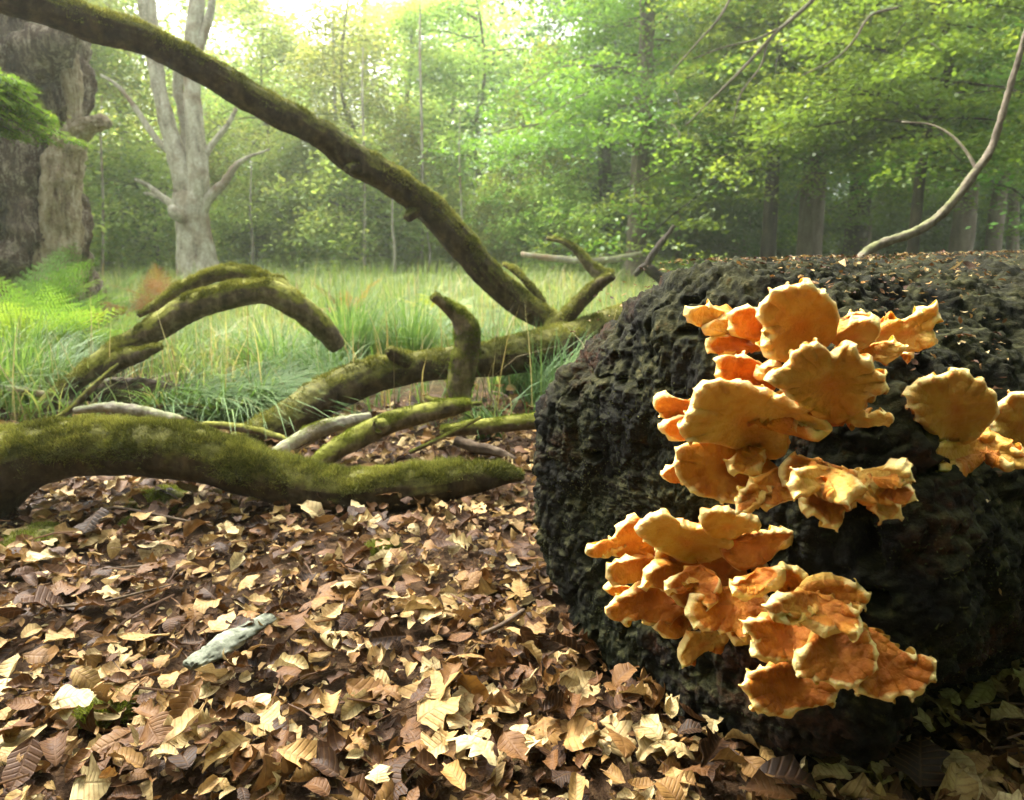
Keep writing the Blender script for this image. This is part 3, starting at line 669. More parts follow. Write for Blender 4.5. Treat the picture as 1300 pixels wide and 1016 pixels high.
# twigs lying in the litter
tw = [([(115,648,1.8),(150,645,2),(190,652,2),(230,660,1.8),(270,668,1.2)], "thin curved twig on the leaves below the mossy bough"),
      ([(32,765,1.6),(80,770,2),(130,764,2),(180,752,1.6),(220,742,1)], "long thin twig across the leaves at the picture's left"),
      ([(130,722,1),(165,720,1.8),(205,715,1.2)], "short straight twig among leaf litter near the green moss cushion"),
      ([(612,805,3),(640,792,3.5),(665,775,3)], "dark charred stick on the leaves close to the log"),
      ([(342,776,8),(320,790,12),(290,806,14),(262,824,14),(245,838,11)], None)]
def ground_pt(px, py, dz=0.03):
    d = ray(px, py); t = (H - dz) / -d[2]; return np.array([0, 0, H]) + d * t
for k, (pts, lab) in enumerate(tw):
    C = np.array([ground_pt(a, b, .085 if lab is None else .07) for a, b, r in pts]); Rr = np.array([px_len(r, c[1]) for (a, b, r), c in zip(pts, C)])
    if lab is None:
        V, Fq = tube(C, Rr * 1.25, .005, 36, lump=.55, fine=.25, seed=200, ridge=.15); V[:, 2] = (V[:, 2] - C[:, 2].mean()) * .42 + C[:, 2].mean() - .012
        b0 = C.mean(0); r_ = thing("birch_branch", "ragged scrap of whitish grey bark lying among the leaves", "branch", loc=tuple(b0))
        obj("bark", mesh_np("bark", reloc(V, b0), Fq), M_birch, r_)
    else:
        V, Fq = tube(C, Rr, .008, 8, lump=.2, fine=.05, seed=100 + k)
        b0 = C.mean(0); r_ = obj("twig", mesh_np("twig", reloc(V, b0), Fq), M_twig, None, lab, "twig", "twigs on the leaf litter", loc=tuple(b0))

# ------------------------------------------------------------------ leaf litter
def leaf_mesh(kind, seed, na=8, nw=4):
    """unit-length leaf along +X, curled in three dimensions"""
    r = np.random.default_rng(seed)
    u = np.linspace(0, 1, na + 1)
    if kind == 'beech': w = .30 * np.sin(math.pi * u ** .85) ** .8
    elif kind == 'oak': w = .27 * np.sin(math.pi * u ** 1.15) ** .7 * (1 + .38 * np.sin(u * 2 * math.pi * 3.6 + 1)) 
    elif kind == 'chestnut': w = .2 * np.sin(math.pi * u) ** .7 * (1 + .12 * np.sin(u * 60))
    else: w = .44 * np.sin(math.pi * u ** .8) ** .6 * (1 + .3 * np.sin(u * 2 * math.pi * 2.1 + r.uniform(0, 6)))
    w = w * (1 + .30 * fbm(np.stack([u * 9, u * 0 + seed, u * 0], 1), 2, seed))
    if seed % 3 == 0: w = w * (u < r.uniform(.65, .9)) + .03
    w = np.maximum(w, .008)
    v = np.linspace(-1, 1, nw + 1)
    U, Vv = np.meshgrid(u, v, indexing='ij'); Wd = Vv * w[:, None]
    X = U - .5; Y = Wd.copy()
    fold = r.uniform(-.2, .7); cup = r.uniform(-1.6, 2.4); bend = r.uniform(-1.4, 1.8); tw = r.uniform(-1.2, 1.2)
    # cup across, bend along
    ra = cup * Y * 2.0; Z = np.where(abs(cup) > .05, (1 - np.cos(ra)) / (cup * 2.0 + 1e-6), 0); Y = np.sin(ra) / (cup * 2.0 + 1e-6) 
    Z = Z + fold * np.abs(Wd) * .6
    a = tw * X; Y, Z = Y * np.cos(a) - Z * np.sin(a), Y * np.sin(a) + Z * np.cos(a)
    b = bend * X; X, Z = np.sin(b) / bend - Z * np.sin(b), (1 - np.cos(b)) / bend + Z * np.cos(b)
    q = np.stack([U.ravel() * 3, Vv.ravel() * 1.6, U.ravel() * 0 + seed], 1)
    Z = Z + .055 * fbm(q * 1.3, 3, seed).reshape(Z.shape) * (.5 + np.abs(Vv))
    Z = Z + .02 * np.sin(U * 44) * np.abs(Vv) * (1 if kind != 'oak' else .3)
    V = np.stack([X, Y, Z], -1).reshape(-1, 3); V -= V.mean(0)
    # petiole
    i = np.arange(na)[:, None] * (nw + 1); j = np.arange(nw)[None]
    Fq = np.stack([i + j, i + j + 1, i + nw + 2 + j, i + nw + 1 + j], -1).reshape(-1, 4)
    luv = np.stack([U.ravel(), Wd.ravel(), U.ravel() * 0], 1)
    return V, Fq, luv
KINDS = ['beech'] * 5 + ['oak'] * 5 + ['chestnut'] * 2 + ['maple'] * 3
def rotm(rs, tilt):
    n = len(rs); a = rs; ta = rng.uniform(0, 2 * math.pi, n)
    # tilt about a random horizontal axis, after turning about z
    ca, sa = np.cos(a), np.sin(a); z = np.zeros(n); o = np.ones(n)
    Rz = np.stack([np.stack([ca, -sa, z], 1), np.stack([sa, ca, z], 1), np.stack([z, z, o], 1)], 1)
    ux, uy = np.cos(ta), np.sin(ta); c, s = np.cos(tilt), np.sin(tilt)
    Rt = np.stack([np.stack([c + ux * ux * (1 - c), ux * uy * (1 - c), uy * s], 1),
                   np.stack([uy * ux * (1 - c), c + uy * uy * (1 - c), -ux * s], 1),
                   np.stack([-uy * s, ux * s, c], 1)], 1)
    return Rt @ Rz
def in_log(x, y):
    qx, qy = x - LC[0], y - LC[1]; a = qx * LA[0] + qy * LA[1]; b = qx * LB[0] + qy * LB[1]
    return (a > .05) & (np.abs(b) < .26)
protos = [leaf_mesh(k, i * 7 + 1) for i, k in enumerate(KINDS)]
n = 13500
y = .35 + rng.random(n) ** 1.15 * 3.6; x = rng.uniform(-1, 1, n) * (.55 + y * .85)
dens = np.where(y > 2.5, np.clip(1 - (y - 2.5) / 1.2, .08, 1), 1)
keep = (rng.random(n) < dens) & ~in_log(x, y) & (x < 1.6); x, y = x[keep], y[keep]; n = len(x)
z = terrain(x, y) + rng.random(n) ** 1.3 * .06 + .004 + .02 * np.clip(fbm(np.stack([x * 4, y * 4, x * 0], 1), 2, 3) + .3, 0, 1)
size = np.clip(rng.normal(.052, .020, n), .018, .105)
tilt = np.abs(rng.normal(0, .40, n)) + (rng.random(n) > .93) * .7; R3 = rotm(rng.uniform(0, 6.28, n), tilt)
kind = rng.integers(0, len(protos), n); tint = np.clip(rng.beta(1.2, 1.35, n), 0, 1)
# the 300 leaves that show largest are objects of their own: children of the forest floor
dist = np.sqrt(x * x + y * y + H * H); pyv = (H / np.maximum(y, .1)); inframe = (y > .95) & (np.abs(x) < y * .74) & (x < .35)
score = size / dist * inframe * (.6 + z * 9)
order = np.argsort(-score); hero = order[:300]; rest = order[300:]
hm = []
for i, k in enumerate(KINDS):
    V, Fq, l = leaf_mesh(k, i * 7 + 1, 14, 8); hm.append(mesh_np("dry_leaf", V, Fq, {"luv": ('FLOAT_VECTOR', l)}))
from mathutils import Matrix
for h in hero:
    o = obj("leaf", hm[kind[h]], M_leafobj, floor)
    mt = Matrix([list(R3[h][0] * size[h]) + [x[h]], list(R3[h][1] * size[h]) + [y[h]], list(R3[h][2] * size[h]) + [z[h] + .006], [0, 0, 0, 1]])
    o.matrix_local = mt
def join_leaves(idx, extra=0.0, pr=protos, X=None):
    Vs, Fs, L, Tn = [], [], [], []; off = 0
    for k in range(len(pr)):
        ii = idx[kind[idx] == k]
        if not len(ii): continue
        V, Fq, l = pr[k]
        VV = np.einsum('nij,vj->nvi', R3[ii], V) * size[ii][:, None, None] + np.stack([x[ii], y[ii], z[ii]], 1)[:, None]
        m = len(V); Vs.append(VV.reshape(-1, 3)); Fs.append((Fq[None] + (np.arange(len(ii)) * m)[:, None, None]).reshape(-1, 4) + off)
        L.append(np.tile(l, (len(ii), 1))); Tn.append(np.repeat(tint[ii], m)); off += m * len(ii)
    return np.vstack(Vs), np.vstack(Fs), {"luv": ('FLOAT_VECTOR', np.vstack(L)), "tint": ('FLOAT', np.concatenate(Tn))}
V, Fq, A = join_leaves(rest)
obj("leaf_litter", mesh_np("leaf_litter", V, Fq, A), M_litter, kind="stuff", label="deep carpet of curled tan and brown dead leaves", cat="dead leaves")
# small crumbs between the leaves
n2 = 16000; sm = [leaf_mesh('beech', 900 + i, 3, 2) for i in range(4)]
y = .5 + rng.random(n2) * 2.9; x = rng.uniform(-1, 1, n2) * (.5 + y * .8); z = terrain(x, y) + rng.random(n2) * .05
size = rng.uniform(.008, .028, n2); R3 = rotm(rng.uniform(0, 6.28, n2), np.abs(rng.normal(0, .7, n2))); kind = rng.integers(0, 4, n2); tint = rng.random(n2)
ok = np.where(~in_log(x, y))[0]
V, Fq, A = join_leaves(ok, pr=sm)
obj("leaf_crumbs", mesh_np("leaf_crumbs", V, Fq, A), M_litter, kind="stuff", label="small broken leaf fragments between the dead leaves", cat="leaf debris")
n4 = 420; y = .6 + rng.random(n4) * 3.0; x = rng.uniform(-1, 1, n4) * (.5 + y * .8); z = terrain(x, y) + .035 + rng.random(n4) * .03
tv = [(np.array([[-.5, -.012, 0], [0, -.014, .05], [.5, -.008, .01], [-.5, .012, 0], [0, .014, .05], [.5, .008, .01], [-.5, 0, .03], [0, 0, .085], [.5, 0, .03]]) * [1, 1, 1], np.array([[0, 1, 7, 6], [1, 2, 8, 7], [6, 7, 4, 3], [7, 8, 5, 4]]), np.zeros((9, 3)))]
size = rng.uniform(.03, .16, n4); R3 = rotm(rng.uniform(0, 6.28, n4), np.abs(rng.normal(0, .25, n4))); kind = np.zeros(n4, int); tint = rng.random(n4) * .5
V, Fq, A = join_leaves(np.where(~in_log(x, y))[0], pr=tv)
obj("twig_debris", mesh_np("twig_debris", V, Fq, A), M_litter, kind="stuff", label="scattered short broken twigs and stalks among the dead leaves", cat="twig debris")
# needles and leaf scraps caught on top of the log
n3 = 2600; a_ = rng.uniform(.05, 2.6, n3); ph = rng.normal(0, .55, n3) + math.pi / 2 - .1
pp = LC + a_[:, None] * LA + (LR + .034) * (np.cos(ph)[:, None] * LB + np.sin(ph)[:, None] * LU)
x, y, z = pp.T; tiltx = 0; size = rng.uniform(.004, .015, n3) * (1 + (rng.random(n3) > .96) * 1.6); R3 = rotm(rng.uniform(0, 6.28, n3), np.abs(rng.normal(0, .6, n3))); kind = rng.integers(0, 4, n3); tint = rng.random(n3)
V, Fq, A = join_leaves(np.arange(n3), pr=sm)
obj("leaf_scraps", mesh_np("leaf_scraps", V, Fq, A), M_litter, kind="stuff", label="tan leaf scraps and bud scales scattered on top of the log", cat="leaf debris")
# moss cushions on the floor
for k, (px, py, s, lab) in enumerate([(45,680,.085,"dark green moss cushion among the leaves below the bough's bend"),(205,635,.10,"yellow green moss patch under the arch of the big bough"),(130,890,.06,"small dark moss tuft at the front of the leaf litter"),(480,690,.05,"little mossy lump in the leaves in front of the bough"),(180,660,.06,"moss cushion just in front of the yellow green patch")]):
    g = ground_pt(px, py, .03); uu = np.linspace(0, 2 * math.pi, 36, endpoint=False); rr = np.linspace(0.02, 1, 14)
    U, Rr = np.meshgrid(uu, rr, indexing='xy'); X = Rr * np.cos(U) * s; Y = Rr * np.sin(U) * s * .9; Z = np.sqrt(np.maximum(0, 1 - Rr ** 2)) * s * .5
    V = np.stack([X.ravel(), Y.ravel(), Z.ravel()], 1); V = V * (1 + .3 * fbm(V / s * 1.8 + k * 9, 3, k)[:, None])
    i = np.arange(13)[:, None] * 36; j = np.arange(36)[None]; j2 = (j + 1) % 36
    Fq = np.stack([i + j, i + 36 + j, i + 36 + j2, i + j2], -1).reshape(-1, 4)[:, ::-1]
    cen, nr, ar = face_data(V, Fq)
    if nr[:, 2].mean() < 0: Fq = Fq[:, ::-1]
    r_ = thing("moss_cushion", lab, "moss", "moss cushions on the forest floor", loc=(g[0], g[1], .012))
    obj("cushion", mesh_np("cushion", V, Fq), M_mossbark, r_)
    Vm, Fm, A = blades_on(V, Fq, 5000, .012, .0026, rng, zmin=-.5, mask_t=-1.0)
    obj("moss", mesh_np("moss", Vm, Fm, A), M_mossgreen, r_, kind="stuff")

# ------------------------------------------------------------------ grass
def blades(bx, by, bz, hgt, lean, az, wid, seg, tints):
    n = len(bx); t = np.linspace(0, 1, seg + 1)
    dx, dy = np.cos(az), np.sin(az)
    hor = lean[:, None] * hgt[:, None] * t[None] ** 1.9
    ver = hgt[:, None] * (t[None] - .55 * np.clip(lean, 0, 1.6)[:, None] * t[None] ** 2.4 * .8)
    cx = bx[:, None] + dx[:, None] * hor; cyy = by[:, None] + dy[:, None] * hor; cz = bz[:, None] + ver
    w = wid[:, None] * (1 - t[None] ** 1.6) * .5 + .0003
    px_, py_ = -dy, dx
    L = np.stack([cx - px_[:, None] * w, cyy - py_[:, None] * w, cz], -1); Rr = np.stack([cx + px_[:, None] * w, cyy + py_[:, None] * w, cz + w * .4], -1)
    V = np.stack([L, Rr], 2).reshape(-1, 3)
    k = (seg + 1) * 2; i = (np.arange(n) * k)[:, None]; j = (np.arange(seg) * 2)[None]
    Fq = np.stack([i + j, i + j + 1, i + j + 3, i + j + 2], -1).reshape(-1, 4)
    return V, Fq, {"tint": ('FLOAT', np.repeat(tints, k))}
def clump(cx, cy, rad, n, h, lean, az0=None, spread=3.14, wid=.005):
    a = rng.uniform(0, 6.28, n); r = rad * np.sqrt(rng.random(n)); bx = cx + r * np.cos(a); by = cy + r * np.sin(a)
    az = (a + rng.normal(0, .5, n)) if az0 is None else az0 + rng.normal(0, spread, n)
    hg = h * rng.uniform(.5, 1.15, n)
    return bx, by, terrain(bx, by), hg, np.abs(rng.normal(lean, .3, n)), az, wid * rng.uniform(.6, 1.2, n)
# near tussocks, each a thing
TUS = [(20,515,.16,420,.40,.55,None,"upright sedge tussock at the left edge behind the bough"),
       (70,505,.10,200,.34,.7,None,"small sedge tuft next to the grey branch's end"),
       (225,535,.12,380,.30,1.1,-.4,"drooping blue-green sedge tussock under the arching branch"),
       (310,535,.16,520,.34,1.2,-.2,"wide sedge tussock leaning over below the top of the arch"),
       (405,505,.14,300,.34,.8,2.6,"sedge tussock at the foot of the arch's far leg"),
       (440,470,.18,460,.50,.5,None,"tall sedge tussock between the arch and the upright branch"),
       (520,445,.15,300,.48,.5,None,"tall pale sedge just behind the upright branch"),
       (650,500,.12,300,.34,1.0,.3,"arching sedge tussock by the lying trunk next to the log"),
       (700,525,.12,320,.36,.9,1.2,"sedge tussock tucked against the black end of the log"),
       (620,555,.06,90,.22,1.1,3.3,"sparse sedge blades over the half-mossed branch"),
       (350,480,.14,300,.40,.8,None,"sedge tussock seen through the arch"),
       (130,470,.14,260,.40,.8,None,"sedge clump behind the rising leg of the arch")]
for (px, py, rad, n, h, lean, az0, lab) in TUS:
    g = ground_pt(px, py, 0.0)
    if g[1] > 4.6: g = g * (4.6 / g[1])
    b = clump(g[0], g[1], rad * 1.15, int(n * 1.3), h * 1.3, lean, az0, .8, .0075)
    tn = np.clip(rng.normal(.5, .22, len(b[0])), 0, 1)
    V, Fq, A = blades(*b[:3], b[3], b[4], b[5], b[6], 6, tn)
    b0 = np.array([g[0], g[1], 0]); r_ = thing("grass_tussock", lab, "grass tussock", "sedge tussocks among the fallen branches", loc=tuple(b0))
    obj("blades", mesh_np("blades", reloc(V, b0), Fq, A), M_grass, r_, kind="stuff")
# general near grass
def field(n, y0, y1, h, wid, seg, xk, mat, name, lab, pw=1.0, lean=.5, clumpy=True, x0=0):
    y = y0 + (y1 - y0) * rng.random(n) ** pw; x = rng.uniform(-1, 1, n) * (xk * y + 1.0) + x0
    if clumpy:
        m = fbm(np.stack([x * 1.6, y * 1.6, x * 0], 1), 2, 8); k = rng.random(n) < np.clip(.45 + m * 1.6, .06, 1); x, y, m = x[k], y[k], m[k]
    else: m = 0 * x
    k = ~((x > .3) & in_log2(x, y)); x, y, m = x[k], y[k], m[k]; n = len(x)
    hg = h * rng.uniform(.4, 1.15, n) * (1 + .5 * m)
    V, Fq, A = blades(x, y, terrain(x, y), hg, np.abs(rng.normal(lean, .3, n)), rng.uniform(0, 6.28, n) , wid * rng.uniform(.6, 1.2, n) * (1 + y * .08), seg,
                      np.clip(.45 + .45 * fbm(np.stack([x * .5, y * .5, x * 0], 1), 2, 4) + rng.normal(0, .14, n), 0, 1))
    return obj(name, mesh_np(name, V, Fq, A), mat, kind="stuff", label=lab, cat="grass")
def in_log2(x, y):
    qx, qy = x - LC[0], y - LC[1]; a = qx * LA[0] + qy * LA[1]; b = qx * LB[0] + qy * LB[1]
    return (a > -.1) & (a < 3.6) & (np.abs(b) < .42)
field(12000, 2.95, 5.4, .36, .007, 4, .85, M_grass, "sedge_grass", "loose blue-green sedge around the fallen branches", 1.0, .8)
field(30000, 4.2, 12, .34, .006, 3, .85, M_field, "meadow_grass", "pale green rushes and grass filling the clearing", .9, .5)
field(30000, 10, 30, .42, .010, 2, .85, M_field, "far_meadow_grass", "hazy pale grass reaching to the trees", .8, .5)

M_straw = leafy("dry_straw", [(0, (.22, .17, .08)), (1, (.50, .44, .26))], .3, .6, .2)
n5 = 1500; y = 3.0 + rng.random(n5) ** 1.3 * 9; x = rng.uniform(-1, 1, n5) * (.85 * y + .5); k_ = ~((x > .3) & in_log2(x, y)); x, y = x[k_], y[k_]; n5 = len(x)
V, Fq, A = blades(x, y, terrain(x, y), rng.uniform(.25, .65, n5), np.abs(rng.normal(.3, .35, n5)), rng.uniform(0, 6.28, n5), rng.uniform(.004, .007, n5) * (1 + y * .07), 3, rng.random(n5))
obj("dry_grass_stalks", mesh_np("dry_grass_stalks", V, Fq, A), M_straw, kind="stuff", label="dry straw coloured stalks standing in the green grass", cat="dry grass")
# ------------------------------------------------------------------ ferns
def frond(Lf, npair, wmax, droop, seed):
    """flat bracken frond along +X; pinnae with toothed leaflets"""
    r = np.random.default_rng(seed); V = []; Fq = []; 
    def pt(s): return np.array([Lf * s * math.cos(droop * s * .6), 0, Lf * (.62 * s - droop * .75 * s * s)])
    def quad(a, b, c, d):
        k = len(V); V.extend([a, b, c, d]); Fq.append([k, k + 1, k + 2, k + 3])
    for i in range(10):
        a, b = pt(i / 10), pt((i + 1) / 10); w = .004 * (1 - i / 11)
        quad(a + [0, -w, 0], a + [0, w, 0], b + [0, w * .9, 0], b + [0, -w * .9, 0])
    for i in range(npair):
        s = .28 + .7 * i / npair; o = pt(s); nx = pt(min(1, s + .02)) - o; nx /= np.linalg.norm(nx)
        ln = wmax * (1 - (i / npair)) ** .8 * (1 if i > 1 else .85)
        for sg in (-1, 1):
            dv = nx * .45 + np.array([0, sg, -.12 + r.normal(0, .06)]); dv /= np.linalg.norm(dv)
            m = max(4, int(9 * ln / wmax) + 2)
            for q in range(m):
                f = (q + .4) / m; c = o + dv * ln * f; pl = ln * .24 * (1 - f * .85); wd = ln / m * .62
                for s2 in (-1, 1):
                    pd = nx * s2 + dv * .35 + np.array([0, 0, r.normal(-.05, .12)]); pd /= np.linalg.norm(pd)
                    quad(c - dv * wd * .5, c + dv * wd * .5, c + pd * pl + dv * wd * .25, c + pd * pl - dv * wd * .1)
    return np.array(V), np.array(Fq)
def fern(px, py, Y, nf, Lf, mat, lab, name="bracken_fern", az=None, z0=0.0, seed=0, tlo=.2, thi=.9, group="bracken ferns"):
    g = P(px, py, Y); g[2] = terrain(g[0], g[1])[0] + z0
    r_ = thing(name, lab, "fern", group, loc=tuple(g)); r = np.random.default_rng(seed + 1000)
    for k in range(nf):
        V, Fq = frond(Lf * r.uniform(.7, 1.1), 14, Lf * .30, r.uniform(.35, .8), seed * 31 + k)
        tn = np.repeat(r.uniform(tlo, thi), len(V)) + r.normal(0, .08, len(V)).repeat(1)
        o = obj("frond", mesh_np("frond", V, Fq, {"tint": ('FLOAT', np.clip(tn, 0, 1))}), mat, r_)
        a = (6.28 * k / nf + r.uniform(-.3, .3)) if az is None else az + r.normal(0, .7)
        o.rotation_euler = (r.normal(0, .18), r.normal(-.25, .2), a)
fl = [(20,390,4.6,7,1.0,"big green bracken fern at the left edge below the rotten trunk"),
      (70,380,4.9,7,.85,"green bracken fern beside the rotten trunk's foot"),
      (-30,400,4.2,7,1.1,"green bracken spreading in from the picture's left edge"),
      (110,370,6.0,6,.8,"smaller bracken fern in front of the pale dead tree"),
      (30,330,6.4,7,1.2,"tall bracken fern growing against the rotten trunk"),
      (110,340,7.5,6,1.0,"bracken fern between the rotten trunk and the dead tree")]
for k, (a, b, Y, nf, Lf, lab) in enumerate(fl): fern(a, b, Y, nf, Lf, M_fern, lab, seed=k)
fl2 = [(5,350,5.4,8,1.2,'broad green bracken fern close under the evergreen branch'),(60,345,5.8,7,1.0,'green bracken fern hiding the foot of the rotten oak'),(95,395,4.4,6,.7,'bright bracken fern next to the rising leg of the arch')]
for k, (a, b, Y, nf, Lf, lab) in enumerate(fl2): fern(a, b, Y, nf, Lf, M_fern, lab, seed=20 + k, z0=.1)
fo = [(150,370,5.6,5,.55,"orange withered bracken behind the arching branch"),(185,372,5.9,5,.5,"rusty bracken frond clump nearest the arch"),
      (95,405,4.8,4,.4,"low brown bracken at the edge of the green ferns"),(205,350,8.0,4,.6,"pale orange bracken in front of the dead tree's foot"),
      (560,365,6.2,5,.6,"yellow bracken in the meadow under the leaning limb"),(440,370,6.6,4,.45,"small rusty bracken tuft in the meadow beyond the arch")]
for k, (a, b, Y, nf, Lf, lab) in enumerate(fo): fern(a, b, Y, nf + 1, Lf * 1.15, M_rusty if k < 4 or k == 5 else M_yellow, lab, name="withered_bracken", seed=40 + k, z0=.10, group="withered bracken")

# ------------------------------------------------------------------ trees
def leaf_quads(p, nrm_tilt, ll, rg, flat=True, tint=None):
    n = len(p); az = rg.uniform(0, 6.28, n); 
    d = np.stack([np.cos(az), np.sin(az), rg.normal(-.25, .3, n)], 1); d /= np.linalg.norm(d, axis=1)[:, None]
    up = np.stack([rg.normal(0, nrm_tilt, n), rg.normal(0, nrm_tilt, n), np.ones(n)], 1)
    s = np.cross(up, d); s /= np.linalg.norm(s, axis=1)[:, None] + 1e-9
    L = ll * rg.uniform(.6, 1.25, n)[:, None]
    V = np.stack([p, p + d * L * .5 + s * L * .32, p + d * L, p + d * L * .5 - s * L * .32], 1).reshape(-1, 3)
    Fq = np.arange(n * 4).reshape(-1, 4)
    return V, Fq, {"tint": ('FLOAT', np.repeat(np.clip(tint, 0, 1), 4))}
def make_crown(seed, Rc, z0, z1, nl, ns, nleaf, ll, flat=.10, shape='beech', sr=.42, azr=None):
    """sprays of leaves on limbs: returns the leaf mesh and the limb mesh"""
    r = np.random.default_rng(seed); P_, T_ = [], []; LV, LF = [], []; off = 0
    for i in range(nl):
        f = (i + r.random()) / nl; zz = z0 + (z1 - z0) * f
        if shape == 'beech': R = Rc * (1.0 - .55 * f ** 1.5)
        elif shape == 'column': R = Rc * (.55 + .45 * math.sin(math.pi * min(1, f * 1.02 + .1)))
        elif shape == 'cone': R = Rc * (1.05 - f)
        else: R = Rc * (.45 + .75 * math.sin(math.pi * (f * .85 + .1)))
        az = r.uniform(0, 6.28) if azr is None else azr + r.normal(0, .8)
        L = R * r.uniform(.65, 1.15); rise = r.uniform(.0, .5) if shape != 'cone' else r.uniform(-.2, .1); dr = r.uniform(.25, .65)
        ca, sa = math.cos(az), math.sin(az)
        def lp(t, side=0, L=L, rise=rise, dr=dr, zz=zz, ca=ca, sa=sa):
            return np.array([ca * L * t - sa * side, sa * L * t + ca * side, zz + L * (rise * t - dr * t * t)])
        tt = np.linspace(0, 1, 7); ctr = np.array([lp(t) for t in tt]) + r.normal(0, .04 * L ** .5, (7, 3)) * tt[:, None]
        V, Fq = tube(ctr, np.linspace(.03, .004, 7) * (L / 3) ** .8, L / 9, 5, seed=seed + i, lump=.0, fine=.0)
        LV.append(V); LF.append(Fq + off); off += len(V)
        t = r.uniform(.18, 1.05, ns); side = r.normal(0, 1, ns) * .30 * L * (1.15 - t * .7)
        for k in range(ns):
            c = lp(t[k], side[k]); c[2] += r.normal(0, .10) - abs(side[k]) * .15
            m = int(nleaf * r.uniform(.5, 1.4)); rr = sr * r.uniform(.6, 1.3)
            q = r.normal(0, 1, (m, 3)) * np.array([rr * .55, rr * .55, flat]) ; q[:, 2] -= (q[:, 0] ** 2 + q[:, 1] ** 2) / (rr + .1) * .35
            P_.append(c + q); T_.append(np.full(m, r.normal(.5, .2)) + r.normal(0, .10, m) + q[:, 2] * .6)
    P_ = np.vstack(P_); V, Fq, A = leaf_quads(P_, .45, ll, r, tint=np.concatenate(T_))
    return mesh_np("crown", V, Fq, A, smooth=False), mesh_np("limbs", np.vstack(LV), np.vstack(LF))
def make_trunk(seed, r0, h, wob=.25, lean=(0, 0), nth=16, rt=.35, flare=1.5):
    r = np.random.default_rng(seed); k = 7; zz = np.linspace(-.3, h, k); c = np.stack([lean[0] * (zz / h) + r.normal(0, wob, k) * .4 * (zz > .5), lean[1] * (zz / h) + r.normal(0, wob, k) * .4 * (zz > .5), zz], 1)
    rad = r0 * np.interp(zz / h, [-.1, 0, .06, 1], [flare, flare, 1, rt])
    zs = np.array([-.3, 0, .35, .9]); c = np.vstack([np.stack([0 * zs, 0 * zs, zs], 1), c[2:]]); rad = np.concatenate([r0 * np.array([flare * 1.1, flare, 1.12, 1.0]), rad[2:]])
    V, Fq = tube(c, rad, .3, nth, lump=.14, fine=.06, seed=seed, ridge=.05)
    return mesh_np("trunk", V, Fq)
# prototypes
CB = [make_crown(1, 4.6, 2.5, 8.0, 44, 18, 66, .105, .08, 'beech', .55), make_crown(2, 4.2, 2.6, 7.8, 42, 18, 66, .105, .08, 'beech', .55)]
CM = [make_crown(11, 3.4, .6, 12, 56, 12, 40, .17, .25, 'oval', .8), make_crown(12, 3.9, 1.2, 13, 56, 12, 40, .18, .28, 'oval', .85),
      make_crown(13, 2.8, .5, 10, 54, 11, 40, .15, .25, 'column', .75)]
CF = [make_crown(21, 5.0, .8, 16, 60, 10, 32, .32, .4, 'oval', 1.2), make_crown(22, 5.8, 1.2, 18, 62, 10, 32, .34, .45, 'oval', 1.3)]
CS = [make_crown(31, 1.9, .15, 2.6, 34, 11, 44, .12, .18, 'oval', .5), make_crown(32, 1.6, .15, 3.4, 34, 11, 44, .12, .18, 'column', .5)]
TR = {"m": make_trunk(41, .15, 9, .35), "m2": make_trunk(42, .12, 10, .4), "f": make_trunk(43, .26, 14, .4), "f2": make_trunk(44, .32, 17, .4), "s": make_trunk(45, .04, 2.2, .1, nth=8)}
def plant(name, label, cat, x, y, crown, trunk, cm, tm, s=1.0, rot=0.0, group=None):
    z = terrain(x, y)[0]
    r_ = thing(name, label, cat, group, loc=(x, y, z)); r_.rotation_euler = (0, 0, rot); r_.scale = (s, s, s * rnd.uniform(.92, 1.1))
    for nm, me, mm in (("crown", crown[0], cm), ("limbs", crown[1], tm), ("trunk", trunk, tm)):
        o = bpy.data.objects.new(nm, me); COL.objects.link(o); o.parent = r_
        if not me.materials: me.materials.append(mm)
        if me.materials[0] != mm:
            o.material_slots[0].link = 'OBJECT'; o.material_slots[0].material = mm
    return r_
def X(px, Y): return (px - 650) / 867.0 * Y

# right: beeches with sweeping layered branches
plant("beech_tree", "beech with a straight grey-brown trunk rising beside the meadow's centre, layered light green leaves", "tree", X(806, 17), 17, CB[0], make_trunk(51, .25, 12, .15), M_beech, M_greytrunk, 1.0, .3, "beeches at the edge of the clearing")
plant("beech_tree", "beech with a short dark trunk behind the log's upper rim", "tree", X(971, 14.5), 14.5, CB[1], make_trunk(52, .17, 10, .1), M_beech, M_darktrunk, .9, 1.9, "beeches at the edge of the clearing")
plant("beech_tree", "beech with a thick pale grey trunk next to the dark one", "tree", X(1022, 16.5), 16.5, CB[0], make_trunk(53, .30, 12, .1), M_beech, M_greytrunk, .95, 3.4, "beeches at the edge of the clearing")
plant("beech_tree", "beech with a thin nearly black trunk showing through bright leaves", "tree", X(1152, 11), 11, CB[1], make_trunk(54, .11, 10, .25), M_beech, M_darktrunk, .78, 4.6, "beeches at the edge of the clearing")
plant("beech_tree", "beech behind the curved bare branch with a pale brown trunk", "tree", X(1212, 19), 19, CB[0], make_trunk(55, .28, 12, .1), M_beech, M_greytrunk, 1.0, 5.2, "beeches at the edge of the clearing")
plant("beech_tree", "slim beech trunk just right of the curved bare branch's foot", "tree", X(1252, 21), 21, CB[1], make_trunk(56, .2, 12, .1), M_beech, M_greytrunk, 1.1, .9, "beeches at the edge of the clearing")
plant("beech_tree", "beech hanging dense leaves in from the upper right corner", "tree", X(1420, 10.5), 10.5, CB[1], make_trunk(57, .25, 10, .1), M_beech, M_greytrunk, .9, 2.6, "beeches at the edge of the clearing")
